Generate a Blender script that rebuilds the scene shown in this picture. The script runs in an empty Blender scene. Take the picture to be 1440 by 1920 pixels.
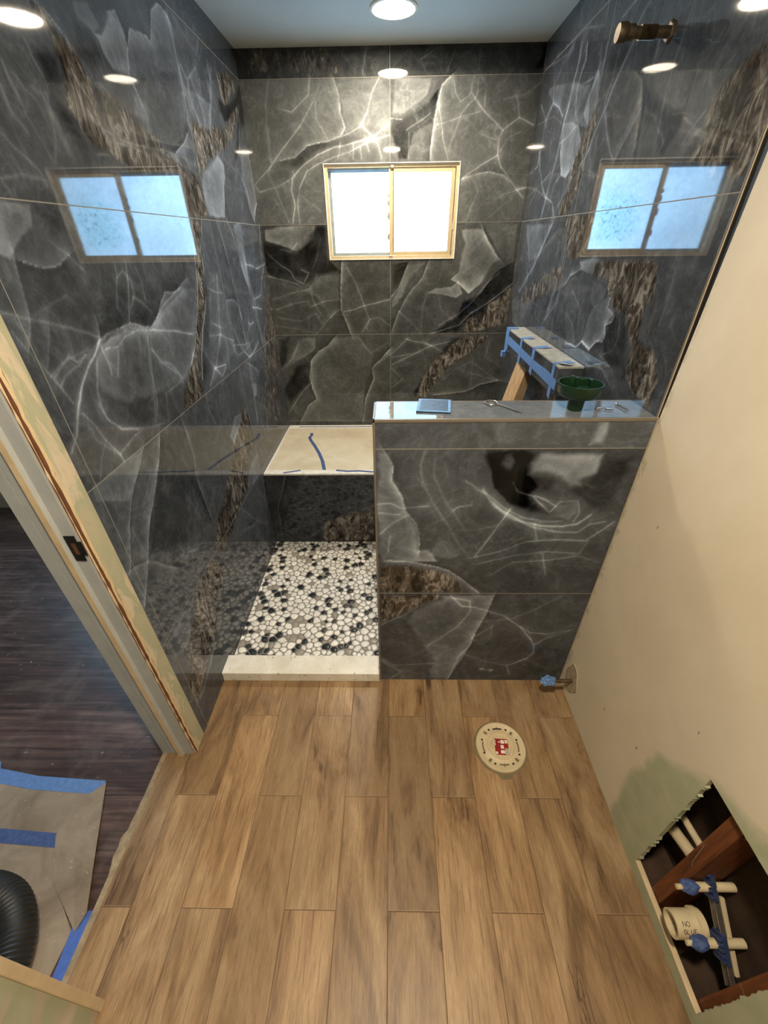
import bpy, bmesh, math, random
import numpy as np
from mathutils import Vector, Matrix

sc = bpy.context.scene
COL = sc.collection
# ------------------------------------------------------------------ camera
CAMZ = 1.7031
cam_d = bpy.data.cameras.new('camera'); cam = bpy.data.objects.new('camera', cam_d); COL.objects.link(cam)
cam_d.sensor_fit = 'HORIZONTAL'; cam_d.sensor_width = 36.0; cam_d.lens = 36.0 * 764.4 / 1440.0
cam_d.clip_start = 0.02
PITCH, YAW, ROLL = 0.5896, -0.0217, -0.0137
F = Vector((math.sin(YAW)*math.cos(PITCH), math.cos(YAW)*math.cos(PITCH), -math.sin(PITCH)))
R0 = Vector((math.cos(YAW), -math.sin(YAW), 0)); U0 = R0.cross(F)
R = R0*math.cos(ROLL) + U0*math.sin(ROLL); U = -R0*math.sin(ROLL) + U0*math.cos(ROLL)
M = Matrix((R, U, -F)).transposed().to_4x4(); M.translation = Vector((0, 0, CAMZ))
cam.matrix_world = M
sc.camera = cam
# ------------------------------------------------------------------ world, exposure, light levels
w = bpy.data.worlds.new('world'); sc.world = w; w.use_nodes = True
w.node_tree.nodes['Background'].inputs[0].default_value = (0.55, 0.72, 1.0, 1)
w.node_tree.nodes['Background'].inputs[1].default_value = 0.05
sc.view_settings.view_transform = 'Standard'; sc.view_settings.look = 'None'
sc.view_settings.gamma = 1; sc.view_settings.use_curve_mapping = False
sc.view_settings.exposure = 0.0
CAN_SHOWER, CAN_ROOM = 400.0, 620.0     # ceiling can lights, warm
CAN_COLOR = (1.0, 0.85, 0.645)
WINDOW_STRENGTH = 11.0         # daylight through the frosted panes
WINDOW_COLOR = (0.36, 0.66, 1.0)

# ------------------------------------------------------------------ key dimensions (metres)
XL, XR, YB, ZC = -0.7815, 0.7721, 2.9669, 2.5026
G0, ROW = 0.5567, 0.612
YP, YPB, ZP, PX = 1.1446, 1.3073, 1.2636, -0.0558
YBF, ZB = 2.189, 0.5226
YJ, XJ, YN = 0.8092, -0.918, 0.172
YT = 0.887            # where the tile of the left wall starts
YRT = 1.152           # where the tile of the right wall ends
YFRONT = -1.3
WX0, WX1, WZ0, WZ1 = -0.381, 0.391, 1.597, 2.060

# ------------------------------------------------------------------ helpers
def tag(o, label=None, cat=None, group=None, kind=None):
    if label: o['label'] = label
    if cat: o['category'] = cat
    if group: o['group'] = group
    if kind: o['kind'] = kind
    return o
def empty(name, loc, label, cat, group=None, rz=0.0):
    o = bpy.data.objects.new(name, None); COL.objects.link(o)
    o.location = loc; o.rotation_euler = (0, 0, rz); o.empty_display_size = 0.05
    bpy.context.view_layer.update()
    return tag(o, label, cat, group)
def link(name, me, mats, parent=None, local=False):
    o = bpy.data.objects.new(name, me); COL.objects.link(o)
    for m in (mats if isinstance(mats, (list, tuple)) else [mats]): me.materials.append(m)
    if parent is not None:
        o.parent = parent
        if not local: o.matrix_parent_inverse = pinv(parent)
    return o
def pinv(p):
    chain = Matrix.Identity(4)
    q = p
    while q is not None:
        chain = q.matrix_parent_inverse.copy() @ Matrix.LocRotScale(q.location, q.rotation_euler, q.scale) @ chain if q.parent else Matrix.LocRotScale(q.location, q.rotation_euler, q.scale) @ chain
        q = q.parent
    return chain.inverted()
def obj(name, bm, mats, parent=None, smooth=False, kind=None):
    bmesh.ops.recalc_face_normals(bm, faces=bm.faces[:])
    me = bpy.data.meshes.new(name); bm.to_mesh(me); bm.free()
    if smooth:
        for p in me.polygons: p.use_smooth = True
        try: me.set_sharp_from_angle(angle=math.radians(38))
        except Exception: pass
    o = link(name, me, mats, parent)
    if kind: o['kind'] = kind
    return o
def box(bm, x0, x1, y0, y1, z0, z1, mi=0, bev=0.0, M=None):
    vs = [bm.verts.new((x, y, z)) for x in (x0, x1) for y in (y0, y1) for z in (z0, z1)]
    if M is not None:
        for v in vs: v.co = M @ v.co
    fs = []
    for q in ((0,1,3,2),(4,6,7,5),(0,4,5,1),(2,3,7,6),(0,2,6,4),(1,5,7,3)):
        f = bm.faces.new([vs[i] for i in q]); f.material_index = mi; fs.append(f)
    if bev > 0:
        es = list({e for f in fs for e in f.edges})
        bmesh.ops.bevel(bm, geom=es, offset=bev, segments=2, affect='EDGES', profile=0.5)
    return fs
def lathe(bm, prof, cx=0, cy=0, cz=0, n=40, mi=0, M=None, cap=True):
    rings = []
    for r, z in prof:
        ring = []
        for i in range(n):
            a = 2*math.pi*i/n
            p = Vector((r*math.cos(a), r*math.sin(a), z))
            if M is not None: p = M @ p
            ring.append(bm.verts.new((p.x+cx, p.y+cy, p.z+cz)))
        rings.append(ring)
    for k in range(len(rings)-1):
        for i in range(n):
            f = bm.faces.new((rings[k][i], rings[k][(i+1) % n], rings[k+1][(i+1) % n], rings[k+1][i])); f.material_index = mi
    if cap:
        bm.faces.new(rings[0][::-1]).material_index = mi
        bm.faces.new(rings[-1]).material_index = mi
def tube(bm, pts, r, n=14, mi=0, cap=True, rfun=None, sub=0):
    P = [Vector(p) for p in pts]
    if sub:
        out = []
        for i in range(len(P)-1):
            p0 = P[max(i-1, 0)]; p1 = P[i]; p2 = P[i+1]; p3 = P[min(i+2, len(P)-1)]
            for k in range(sub):
                t = k/sub
                out.append(0.5*((2*p1)+(-p0+p2)*t+(2*p0-5*p1+4*p2-p3)*t*t+(-p0+3*p1-3*p2+p3)*t**3))
        out.append(P[-1]); P = out
    rings = []
    up = None
    for i, p in enumerate(P):
        d = (P[min(i+1, len(P)-1)] - P[max(i-1, 0)]).normalized()
        if up is None:
            up = d.orthogonal().normalized()
        else:
            up = (up - d*up.dot(d)).normalized()
        s = d.cross(up)
        rr = r if rfun is None else rfun(i)
        rings.append([bm.verts.new(p + up*rr*math.cos(2*math.pi*k/n) + s*rr*math.sin(2*math.pi*k/n)) for k in range(n)])
    for a in range(len(rings)-1):
        for k in range(n):
            bm.faces.new((rings[a][k], rings[a][(k+1) % n], rings[a+1][(k+1) % n], rings[a+1][k])).material_index = mi
    if cap:
        bm.faces.new(rings[0][::-1]).material_index = mi; bm.faces.new(rings[-1]).material_index = mi
def slab(bm, pts, z0, z1, mi=0):
    """polygon (x, y) or (x, y, dz) extruded between z0 and z1"""
    lo = [bm.verts.new((p[0], p[1], z0 + (p[2] if len(p) > 2 else 0))) for p in pts]
    hi = [bm.verts.new((p[0], p[1], z1 + (p[2] if len(p) > 2 else 0))) for p in pts]
    bm.faces.new(hi).material_index = mi; bm.faces.new(lo[::-1]).material_index = mi
    for i in range(len(pts)):
        j = (i+1) % len(pts)
        bm.faces.new((lo[i], lo[j], hi[j], hi[i])).material_index = mi

# ------------------------------------------------------------------ node helpers
class NT:
    def __init__(s, name):
        s.m = bpy.data.materials.new(name); s.m.use_nodes = True
        s.t = s.m.node_tree; s.n = s.t.nodes; s.l = s.t.links
        s.b = s.n['Principled BSDF']; s.out = s.n['Material Output']
        s._c = None
    def node(s, kind, **kw):
        x = s.n.new(kind)
        for k, v in kw.items(): setattr(x, k, v)
        return x
    def put(s, sock, v):
        if isinstance(v, bpy.types.NodeSocket): s.l.new(v, sock)
        else: sock.default_value = v
    def coord(s):
        if s._c is None: s._c = s.node('ShaderNodeTexCoord').outputs['Object']
        return s._c
    def math(s, op, a, b=0.0, c=0.0, clamp=False):
        x = s.node('ShaderNodeMath', operation=op); x.use_clamp = clamp
        s.put(x.inputs[0], a); s.put(x.inputs[1], b); s.put(x.inputs[2], c)
        return x.outputs[0]
    def sep(s, v):
        x = s.node('ShaderNodeSeparateXYZ'); s.put(x.inputs[0], v); return x.outputs
    def comb(s, a, b, c):
        x = s.node('ShaderNodeCombineXYZ'); s.put(x.inputs[0], a); s.put(x.inputs[1], b); s.put(x.inputs[2], c); return x.outputs[0]
    def noise(s, vec=None, scale=5.0, detail=4.0, rough=0.55, dist=0.0, out=0):
        x = s.node('ShaderNodeTexNoise'); s.put(x.inputs['Vector'], vec if vec is not None else s.coord())
        x.inputs['Scale'].default_value = scale; x.inputs['Detail'].default_value = detail
        x.inputs['Roughness'].default_value = rough; x.inputs['Distortion'].default_value = dist
        return x.outputs[out]
    def ramp(s, fac, stops, interp='LINEAR'):
        x = s.node('ShaderNodeValToRGB'); s.put(x.inputs[0], fac); e = x.color_ramp.elements
        x.color_ramp.interpolation = interp
        while len(e) < len(stops): e.new(0.5)
        for i, (p, c) in enumerate(stops):
            e[i].position = p; e[i].color = (c[0], c[1], c[2], 1) if isinstance(c, (tuple, list)) else (c, c, c, 1)
        return x.outputs[0]
    def mix(s, f, a, b, mode='MIX'):
        x = s.node('ShaderNodeMix', data_type='RGBA', blend_type=mode); x.clamp_factor = True
        s.put(x.inputs[0], f)
        s.put(x.inputs[6], a if isinstance(a, bpy.types.NodeSocket) else (*a[:3], 1)); s.put(x.inputs[7], b if isinstance(b, bpy.types.NodeSocket) else (*b[:3], 1))
        return x.outputs[2]
    def maprange(s, v, a, b, c=0.0, d=1.0, smooth=False):
        x = s.node('ShaderNodeMapRange'); x.clamp = True
        if smooth: x.interpolation_type = 'SMOOTHSTEP'
        s.put(x.inputs[0], v); x.inputs[1].default_value = a; x.inputs[2].default_value = b
        x.inputs[3].default_value = c; x.inputs[4].default_value = d
        return x.outputs[0]
    def bump(s, h, strength=0.3, dist=0.01):
        x = s.node('ShaderNodeBump'); x.inputs['Strength'].default_value = strength; x.inputs['Distance'].default_value = dist
        s.put(x.inputs['Height'], h); s.l.new(x.outputs[0], s.b.inputs['Normal'])
    def set(s, color=None, rough=None, metal=None, spec=None, coat=None):
        if color is not None: s.put(s.b.inputs['Base Color'], color if isinstance(color, bpy.types.NodeSocket) else (*color[:3], 1))
        if rough is not None: s.put(s.b.inputs['Roughness'], rough)
        if metal is not None: s.put(s.b.inputs['Metallic'], metal)
        if spec is not None: s.put(s.b.inputs['Specular IOR Level'], spec)
        return s
def plain(name, color, rough=0.5, metal=0.0, var=0.12, scale=20.0, spec=None, bump=0.0):
    t = NT(name)
    n = t.noise(scale=scale, detail=5)
    lo = tuple(c*(1-var) for c in color); hi = tuple(min(1, c*(1+var)) for c in color)
    t.set(t.ramp(n, [(0.3, lo), (0.7, hi)]), rough, metal, spec)
    if bump: t.bump(n, bump, 0.004)
    return t.m
def srgb(r, g, b):
    f = lambda c: ((c/255+0.055)/1.055)**2.4 if c > 10 else c/255/12.92
    return (f(r), f(g), f(b))

# ------------------------------------------------------------------ materials
def marble(name, zline=True, vlines=(), vaxis=0, tint=(0.78, 0.885, 1.04), rough=0.035):
    t = NT(name)
    at = t.node('ShaderNodeAttribute', attribute_name='pattern')
    c = t.node('ShaderNodeSeparateColor'); t.l.new(at.outputs['Color'], c.inputs[0])
    tone, rock = c.outputs[0], c.outputs[1]
    P = t.coord()
    fine = t.noise(P, 38, 8, 0.62, 1.2)
    smoke = t.noise(P, 6, 8, 0.62, 2.2)
    thin = t.noise(P, 7, 7, 0.55, 1.4)
    thin2 = t.noise(t.comb(t.math('ADD', t.sep(P)[0], 3.0), t.sep(P)[1], t.sep(P)[2]), 15, 6, 0.55, 1.2)
    def ridge(n_, k): return t.math('POWER', t.math('SUBTRACT', 1.0, t.math('MULTIPLY', t.math('ABSOLUTE', t.math('SUBTRACT', n_, 0.5)), k), clamp=True), 3.0)
    v = t.math('ADD', tone, t.math('MULTIPLY', t.math('SUBTRACT', fine, 0.5), 0.075))
    v = t.math('ADD', v, t.math('MULTIPLY', t.math('SUBTRACT', smoke, 0.5), 0.13))
    v = t.math('ADD', v, t.math('MULTIPLY', ridge(thin, 10.0), t.math('MULTIPLY', smoke, 0.09)))
    v = t.math('ADD', v, t.math('MULTIPLY', ridge(thin2, 12.0), t.math('MULTIPLY', smoke, 0.06)))
    v = t.math('MAXIMUM', v, 0.05)
    lin = t.math('POWER', v, 2.3)
    base = t.mix(1.0, t.comb(lin, lin, lin), tint, 'MULTIPLY')
    ps = t.sep(P); PR = t.comb(ps[0], t.math('MULTIPLY', ps[1], 1.0), t.math('MULTIPLY', ps[2], 0.5))
    rn = t.noise(PR, 26, 9, 0.70, 1.2)
    rn2 = t.noise(PR, 8, 6, 0.62, 1.6)
    rn3 = t.noise(PR, 19, 7, 0.60, 1.0)
    rc = t.ramp(rn, [(0.32, (0.005, 0.004, 0.003)), (0.45, (0.016, 0.012, 0.009)), (0.53, (0.055, 0.042, 0.030)), (0.60, (0.10, 0.082, 0.062)), (0.72, (0.03, 0.022, 0.015))])
    rc = t.mix(t.maprange(rn2, 0.50, 0.62, 0, 0.6), rc, (0.070, 0.050, 0.034))
    hl = t.math('MULTIPLY', ridge(rn3, 7.0), t.maprange(rn2, 0.36, 0.56))
    rc = t.mix(t.math('MULTIPLY', hl, t.maprange(rn, 0.38, 0.55)), rc, (0.39, 0.375, 0.345))
    brk = t.noise(P, 16, 7, 0.68, 1.0)
    rf = t.maprange(t.math('ADD', rock, t.math('MULTIPLY', t.math('SUBTRACT', brk, 0.5), 1.5)), 0.22, 0.72)
    rf = t.math('MULTIPLY', rf, t.math('MINIMUM', t.math('MULTIPLY', rock, 4.0), 0.88))
    col = t.mix(rf, base, rc)
    s = t.sep(P)
    g = None
    if zline:
        fz = t.math('PINGPONG', t.math('SUBTRACT', s[2], G0), ROW/2)
        near = fz                                   # 0 on a grout line
        g = t.math('LESS_THAN', near, 0.0013)
    for q in vlines:
        h = t.math('LESS_THAN', t.math('ABSOLUTE', t.math('SUBTRACT', s[vaxis], q)), 0.0011)
        g = h if g is None else t.math('MAXIMUM', g, h)
    if g is not None:
        col = t.mix(g, col, (0.25, 0.24, 0.21))
        rgh = t.math('ADD', rough, t.math('MULTIPLY', g, 0.6))
        sp = t.math('SUBTRACT', 0.36, t.math('MULTIPLY', g, 0.30))
    else:
        rgh = rough; sp = 0.36
    t.set(col, rgh, 0.0, sp)
    return t.m
M_ML = marble('onyx_tile_left', True, (2.147, 0.925), 1)
M_MR = marble('onyx_tile_right', True, (2.138,), 1)
M_MB = marble('onyx_tile_back', True, (-0.004,), 0, tint=(0.80, 0.855, 0.87))
M_MP = marble('onyx_tile_plain', False)
M_MH = marble('onyx_tile_half_wall', False)

def drywall(name, green):
    """joint-compound beige board; green moisture board where the compound stops (position masks)"""
    t = NT(name); P = t.coord()
    n1 = t.noise(P, 2.2, 5, 0.55, 0.6); n2 = t.noise(P, 14, 6, 0.6)
    beige = t.ramp(n1, [(0.3, (0.62, 0.545, 0.42)), (0.7, (0.72, 0.655, 0.535))])
    beige = t.mix(t.maprange(n2, 0.3, 0.7, 0, 0.20), beige, (0.55, 0.50, 0.40))
    grn = t.ramp(n2, [(0.3, (0.36, 0.39, 0.26)), (0.7, (0.46, 0.47, 0.34))])
    s = t.sep(P)
    if green == 'right':
        # patch about the service opening
        dy = t.math('SUBTRACT', s[1], 0.33); dz = t.math('SUBTRACT', s[2], 0.22)
        d = t.math('SQRT', t.math('ADD', t.math('POWER', t.math('MULTIPLY', dy, 1.22), 2.0), t.math('POWER', t.math('MULTIPLY', dz, 0.88), 2.0)))
        d = t.math('ADD', d, t.math('MULTIPLY', t.math('SUBTRACT', t.noise(P, 4.5, 4, 0.5, 0.5), 0.5), 0.16))
        m = t.maprange(d, 0.375, 0.405, 1, 0)
        sm = t.maprange(t.noise(P, 9, 4, 0.5, 1.0), 0.60, 0.66, 0, 0.75)
        near = t.maprange(s[1], 0.12, 0.16, 1, 0)
        m = t.math('MULTIPLY', m, t.math('SUBTRACT', 1.0, t.math('MULTIPLY', sm, near)))
        # brown smears of paint along the tile edge
        e = t.math('SUBTRACT', 1.146, s[1])
        smear = t.math('MULTIPLY', t.maprange(e, 0.0, 0.03, 1, 0), t.maprange(t.noise(P, 14, 6, 0.7, 0.6), 0.48, 0.62))
        beige = t.mix(t.math('MULTIPLY', smear, 0.75), beige, (0.20, 0.145, 0.10))
        sc_ = t.node('ShaderNodeMapping'); t.l.new(P, sc_.inputs[0]); sc_.inputs['Scale'].default_value = (1, 1, 0.28); sc_.inputs['Rotation'].default_value = (0.35, 0, 0)
        mk = t.maprange(t.noise(sc_.outputs[0], 33, 2, 0.4, 0.3), 0.775, 0.79)
        beige = t.mix(t.math('MULTIPLY', mk, 0.8), beige, (0.05, 0.035, 0.025))
        col = t.mix(m, beige, grn)
    else:
        sm = t.maprange(t.noise(P, 6, 5, 0.55, 1.2), 0.52, 0.56, 0, 1)
        zz = t.maprange(s[2], 0.15, 0.75, 0.0, 1.0)
        col = t.mix(t.math('MULTIPLY', sm, 0.8), grn, (0.50, 0.42, 0.34))
        col = t.mix(t.maprange(t.noise(P, 3, 3), 0.62, 0.68, 0, 0.5), col, beige)
    t.set(col, 0.85, 0, 0.25); t.bump(n2, 0.08, 0.004)
    return t.m
M_DRY_R = drywall('drywall_right', 'right')
M_DRY_L = drywall('drywall_left', 'left')
M_WALLP = plain('painted_wall', srgb(196, 184, 160), 0.8, scale=4)
def ceil_mat():
    t = NT('ceiling_paint'); n = t.noise(scale=120, detail=4)
    t.set(t.ramp(t.noise(scale=2), [(0.3, (0.50, 0.53, 0.51)), (0.7, (0.56, 0.59, 0.57))]), 0.9, 0, 0.2); t.bump(n, 0.35, 0.004); return t.m
M_CEIL = ceil_mat()
def wood_floor():
    t = NT('wood_look_tile'); P = t.coord(); s = t.sep(P)
    W, L = 0.1585, 0.612
    u = t.math('DIVIDE', t.math('SUBTRACT', s[0], -0.0135), W)
    col = t.math('FLOOR', u); fu = t.math('FRACT', u)
    odd = t.math('MODULO', t.math('ADD', col, 20.0), 2.0)
    # even columns joint at y 0.968, odd columns at 0.662
    v = t.math('DIVIDE', t.math('SUBTRACT', s[1], t.math('SUBTRACT', 0.968, t.math('MULTIPLY', odd, 0.305))), L)
    row = t.math('FLOOR', v); fv = t.math('FRACT', v)
    pid = t.comb(t.math('MULTIPLY', col, 7.31), t.math('MULTIPLY', row, 3.77), t.math('MULTIPLY', t.math('ADD', col, row), 1.93))
    wn = t.node('ShaderNodeTexWhiteNoise', noise_dimensions='3D'); t.l.new(pid, wn.inputs[0])
    rnd = wn.outputs['Value']; rc = t.node('ShaderNodeSeparateColor'); t.l.new(wn.outputs['Color'], rc.inputs[0])
    off = t.math('MULTIPLY', rnd, 37.0)
    g1v = t.comb(t.math('ADD', t.math('MULTIPLY', s[0], 26.0), off), t.math('ADD', t.math('MULTIPLY', s[1], 1.6), off), off)
    g1 = t.noise(g1v, 1.0, 7, 0.62, 0.9)
    g2v = t.comb(t.math('ADD', t.math('MULTIPLY', s[0], 150.0), off), t.math('MULTIPLY', s[1], 7.0), off)
    g2 = t.noise(g2v, 1.0, 5, 0.65, 0.3)
    g3v = t.comb(t.math('ADD', t.math('MULTIPLY', s[0], 9.0), off), t.math('ADD', t.math('MULTIPLY', s[1], 2.2), off), off)
    g3 = t.noise(g3v, 1.0, 4, 0.55, 1.6)
    base = t.ramp(g3, [(0.30, srgb(116, 90, 62)), (0.5, srgb(152, 122, 88)), (0.70, srgb(176, 148, 112))])
    gr = t.noise(t.comb(t.math('ADD', t.math('MULTIPLY', s[0], 260.0), off), t.math('MULTIPLY', s[1], 30.0), off), 1.0, 4, 0.7, 0.2)
    base = t.mix(1.0, base, t.comb(*[t.maprange(gr, 0.25, 0.75, 0.74, 1.22)]*3), 'MULTIPLY')
    crk = t.maprange(t.math('ABSOLUTE', t.math('SUBTRACT', g1, 0.46)), 0.0, 0.022, 0.9, 0)
    crk = t.math('MULTIPLY', crk, t.maprange(g3, 0.40, 0.54, 1, 0.0))
    crk = t.math('MULTIPLY', crk, t.maprange(rc.outputs[2], 0.35, 0.6, 0.15, 1.0))
    streak = t.math('MULTIPLY', t.maprange(g2, 0.53, 0.66, 0, 1.0), t.math('ADD', 0.12, t.math('MULTIPLY', rc.outputs[0], 0.5)))
    c = t.mix(streak, base, srgb(92, 66, 42))
    c = t.mix(t.maprange(g2, 0.44, 0.28, 0, 0.35), c, srgb(186, 156, 120))
    c = t.mix(crk, c, srgb(66, 44, 26))
    kn = t.node('ShaderNodeTexVoronoi'); t.put(kn.inputs['Vector'], t.comb(t.math('MULTIPLY', s[0], 5.0), t.math('ADD', t.math('MULTIPLY', s[1], 2.2), off), 0.0)); kn.inputs['Scale'].default_value = 1.0
    kd = t.math('ADD', kn.outputs['Distance'], t.math('MULTIPLY', t.math('SUBTRACT', g1, 0.5), 0.22))
    c = t.mix(t.maprange(kd, 0.03, 0.10, 0.75, 0), c, srgb(62, 42, 26))
    br = t.math('ADD', 0.74, t.math('MULTIPLY', rnd, 0.34))
    c = t.mix(1.0, c, t.comb(br, br, br), 'MULTIPLY')
    red = t.mix(rc.outputs[1], (1.01, 0.985, 0.95), (0.98, 1.0, 1.04))
    c = t.mix(1.0, c, red, 'MULTIPLY')
    eu = t.math('MINIMUM', fu, t.math('SUBTRACT', 1.0, fu)); ev = t.math('MINIMUM', fv, t.math('SUBTRACT', 1.0, fv))
    g = t.math('MAXIMUM', t.maprange(eu, 0.004, 0.011, 1, 0), t.maprange(ev, 0.0012, 0.0028, 1, 0))
    c = t.mix(t.math('MULTIPLY', g, 0.8), c, srgb(96, 72, 50))
    lg = t.maprange(t.math('ABSOLUTE', t.math('SUBTRACT', fv, 0.004)), 0.0008, 0.002, 0.5, 0)
    c = t.mix(lg, c, srgb(170, 146, 116))
    dust = t.maprange(t.noise(P, 3.0, 6, 0.7, 1.0), 0.55, 0.75, 0, 0.16)
    c = t.mix(dust, c, srgb(190, 178, 158))
    sp = t.maprange(t.noise(P, 90, 3, 0.6), 0.74, 0.78, 0, 0.5)
    c = t.mix(sp, c, srgb(205, 188, 160))
    t.set(c, t.math('ADD', 0.42, t.math('MULTIPLY', g, 0.3)), 0, 0.4)
    t.bump(t.math('SUBTRACT', t.math('MULTIPLY', g2, 0.3), g), 0.25, 0.002)
    return t.m
M_FLOOR = wood_floor()
def hall_floor():
    t = NT('dark_laminate'); P = t.coord(); s = t.sep(P)
    u = t.math('DIVIDE', s[1], 0.165); row = t.math('FLOOR', u); fu = t.math('FRACT', u)
    wn = t.node('ShaderNodeTexWhiteNoise', noise_dimensions='1D'); t.put(wn.inputs['W'], t.math('MULTIPLY', row, 3.1)); rnd = wn.outputs['Value']
    off = t.math('MULTIPLY', rnd, 30.0)
    g = t.noise(t.comb(t.math('ADD', t.math('MULTIPLY', s[0], 2.0), off), t.math('MULTIPLY', s[1], 42.0), off), 1.0, 7, 0.62, 0.7)
    g2 = t.noise(t.comb(t.math('ADD', t.math('MULTIPLY', s[0], 4.0), off), t.math('MULTIPLY', s[1], 14.0), off), 1.0, 4, 0.6, 1.2)
    c = t.ramp(g, [(0.3, srgb(54, 40, 36)), (0.5, srgb(86, 66, 59)), (0.72, srgb(122, 100, 90))])
    c = t.mix(t.maprange(g2, 0.35, 0.6, 0.5, 0), c, srgb(38, 26, 22))
    br = t.math('ADD', 0.8, t.math('MULTIPLY', rnd, 0.45)); c = t.mix(1.0, c, t.comb(br, br, br), 'MULTIPLY')
    c = t.mix(t.maprange(t.math('MINIMUM', fu, t.math('SUBTRACT', 1.0, fu)), 0.004, 0.012, 0.8, 0), c, (0.008, 0.006, 0.005))
    dust = t.math('MULTIPLY', t.maprange(t.noise(P, 4.0, 7, 0.7, 1.3), 0.5, 0.8, 0, 0.3), 1.0)
    c = t.mix(dust, c, srgb(150, 140, 130))
    c = t.mix(t.maprange(t.noise(P, 45, 4, 0.6), 0.70, 0.74, 0, 0.7), c, srgb(190, 184, 176))
    t.set(c, 0.38, 0, 0.4); t.bump(g, 0.15, 0.002); return t.m
M_HALL = hall_floor()
def pebble_mat():
    t = NT('river_pebble'); at = t.node('ShaderNodeAttribute', attribute_name='pebble'); n = t.noise(scale=60, detail=5, dist=1.0)
    f = t.maprange(n, 0.3, 0.7, 0.82, 1.15)
    t.set(t.mix(1.0, at.outputs['Color'], t.comb(f, f, f), 'MULTIPLY'), 0.32, 0, 0.45); return t.m
M_PEB = pebble_mat()
M_PGROUT = plain('grey_grout', (0.24, 0.235, 0.22), 0.85, scale=70, bump=0.3)
def curb_mat():
    t = NT('stained_white_curb'); P = t.coord()
    c = t.ramp(t.noise(P, 9, 6, 0.6, 0.5), [(0.3, (0.68, 0.65, 0.56)), (0.6, (0.84, 0.83, 0.78)), (0.8, (0.90, 0.89, 0.86))])
    v = t.node('ShaderNodeTexVoronoi'); t.put(v.inputs['Vector'], P); v.inputs['Scale'].default_value = 36
    d = t.math('ADD', v.outputs['Distance'], t.math('MULTIPLY', t.math('SUBTRACT', t.noise(P, 60), 0.5), 0.4))
    on = t.maprange(v.outputs['Color'], 0.62, 0.66, 0, 1)
    c = t.mix(t.math('MULTIPLY', t.maprange(d, 0.10, 0.18, 0.75, 0), on), c, (0.20, 0.185, 0.15))
    c = t.mix(t.maprange(t.noise(P, 150, 3), 0.68, 0.72, 0, 0.8), c, (0.12, 0.10, 0.08))
    t.set(c, 0.45, 0, 0.45); return t.m
M_CURB = curb_mat()
def cream_mat():
    t = NT('cream_waterproof_coat'); P = t.coord()
    n = t.noise(P, 5, 6, 0.55, 0.8)
    c = t.ramp(n, [(0.3, (0.60, 0.52, 0.37)), (0.6, (0.72, 0.66, 0.51)), (0.8, (0.80, 0.76, 0.65))])
    c = t.mix(t.maprange(t.noise(P, 16, 7, 0.7, 2.5), 0.60, 0.70, 0, 0.45), c, (0.75, 0.68, 0.50))
    t.set(c, 0.28, 0, 0.5); t.bump(n, 0.5, 0.01); return t.m
M_CREAM = cream_mat()
M_STRIPW = plain('white_board_edge', (0.82, 0.81, 0.77), 0.4, scale=40)
M_TAPE = plain('blue_masking_tape', srgb(96, 134, 190), 0.6, scale=60, var=0.15, bump=0.2)
M_TAPED = plain('dark_blue_masking_tape', srgb(68, 90, 140), 0.6, scale=60, var=0.2, bump=0.3)
M_TRIMM = plain('bronze_edge_trim', srgb(118, 110, 99), 0.4, 0.2, scale=30)
M_BLACK = plain('black_edge', (0.006, 0.006, 0.006), 0.5)
M_JAMB = plain('painted_jamb', srgb(170, 175, 176), 0.5, scale=12, var=0.08)
M_JAMBC = plain('cream_jamb_edge', srgb(206, 186, 152), 0.5, scale=18, var=0.12)
M_RAW = plain('raw_brown_gap', srgb(104, 66, 38), 0.8, scale=30, var=0.3)
def corner_mat():
    t = NT('torn_greenboard_edge'); P = t.coord()
    m = t.node('ShaderNodeMapping'); t.l.new(P, m.inputs[0]); m.inputs['Scale'].default_value = (1, 1, 0.3)
    n = t.noise(m.outputs[0], 14, 6, 0.6, 0.8)
    c = t.ramp(n, [(0.26, srgb(140, 120, 92)), (0.38, srgb(184, 176, 148)), (0.52, srgb(170, 170, 142)), (0.60, srgb(206, 192, 166)), (0.74, srgb(190, 166, 130))])
    t.set(c, 0.8, 0, 0.3); t.bump(n, 0.3, 0.004); return t.m
M_CORNER = corner_mat()
M_ALU = plain('cream_aluminium', srgb(206, 186, 148), 0.38, 0.25, scale=25, var=0.08)
M_ALUG = plain('grey_aluminium', srgb(150, 158, 160), 0.4, 0.4, scale=25, var=0.08)
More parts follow.
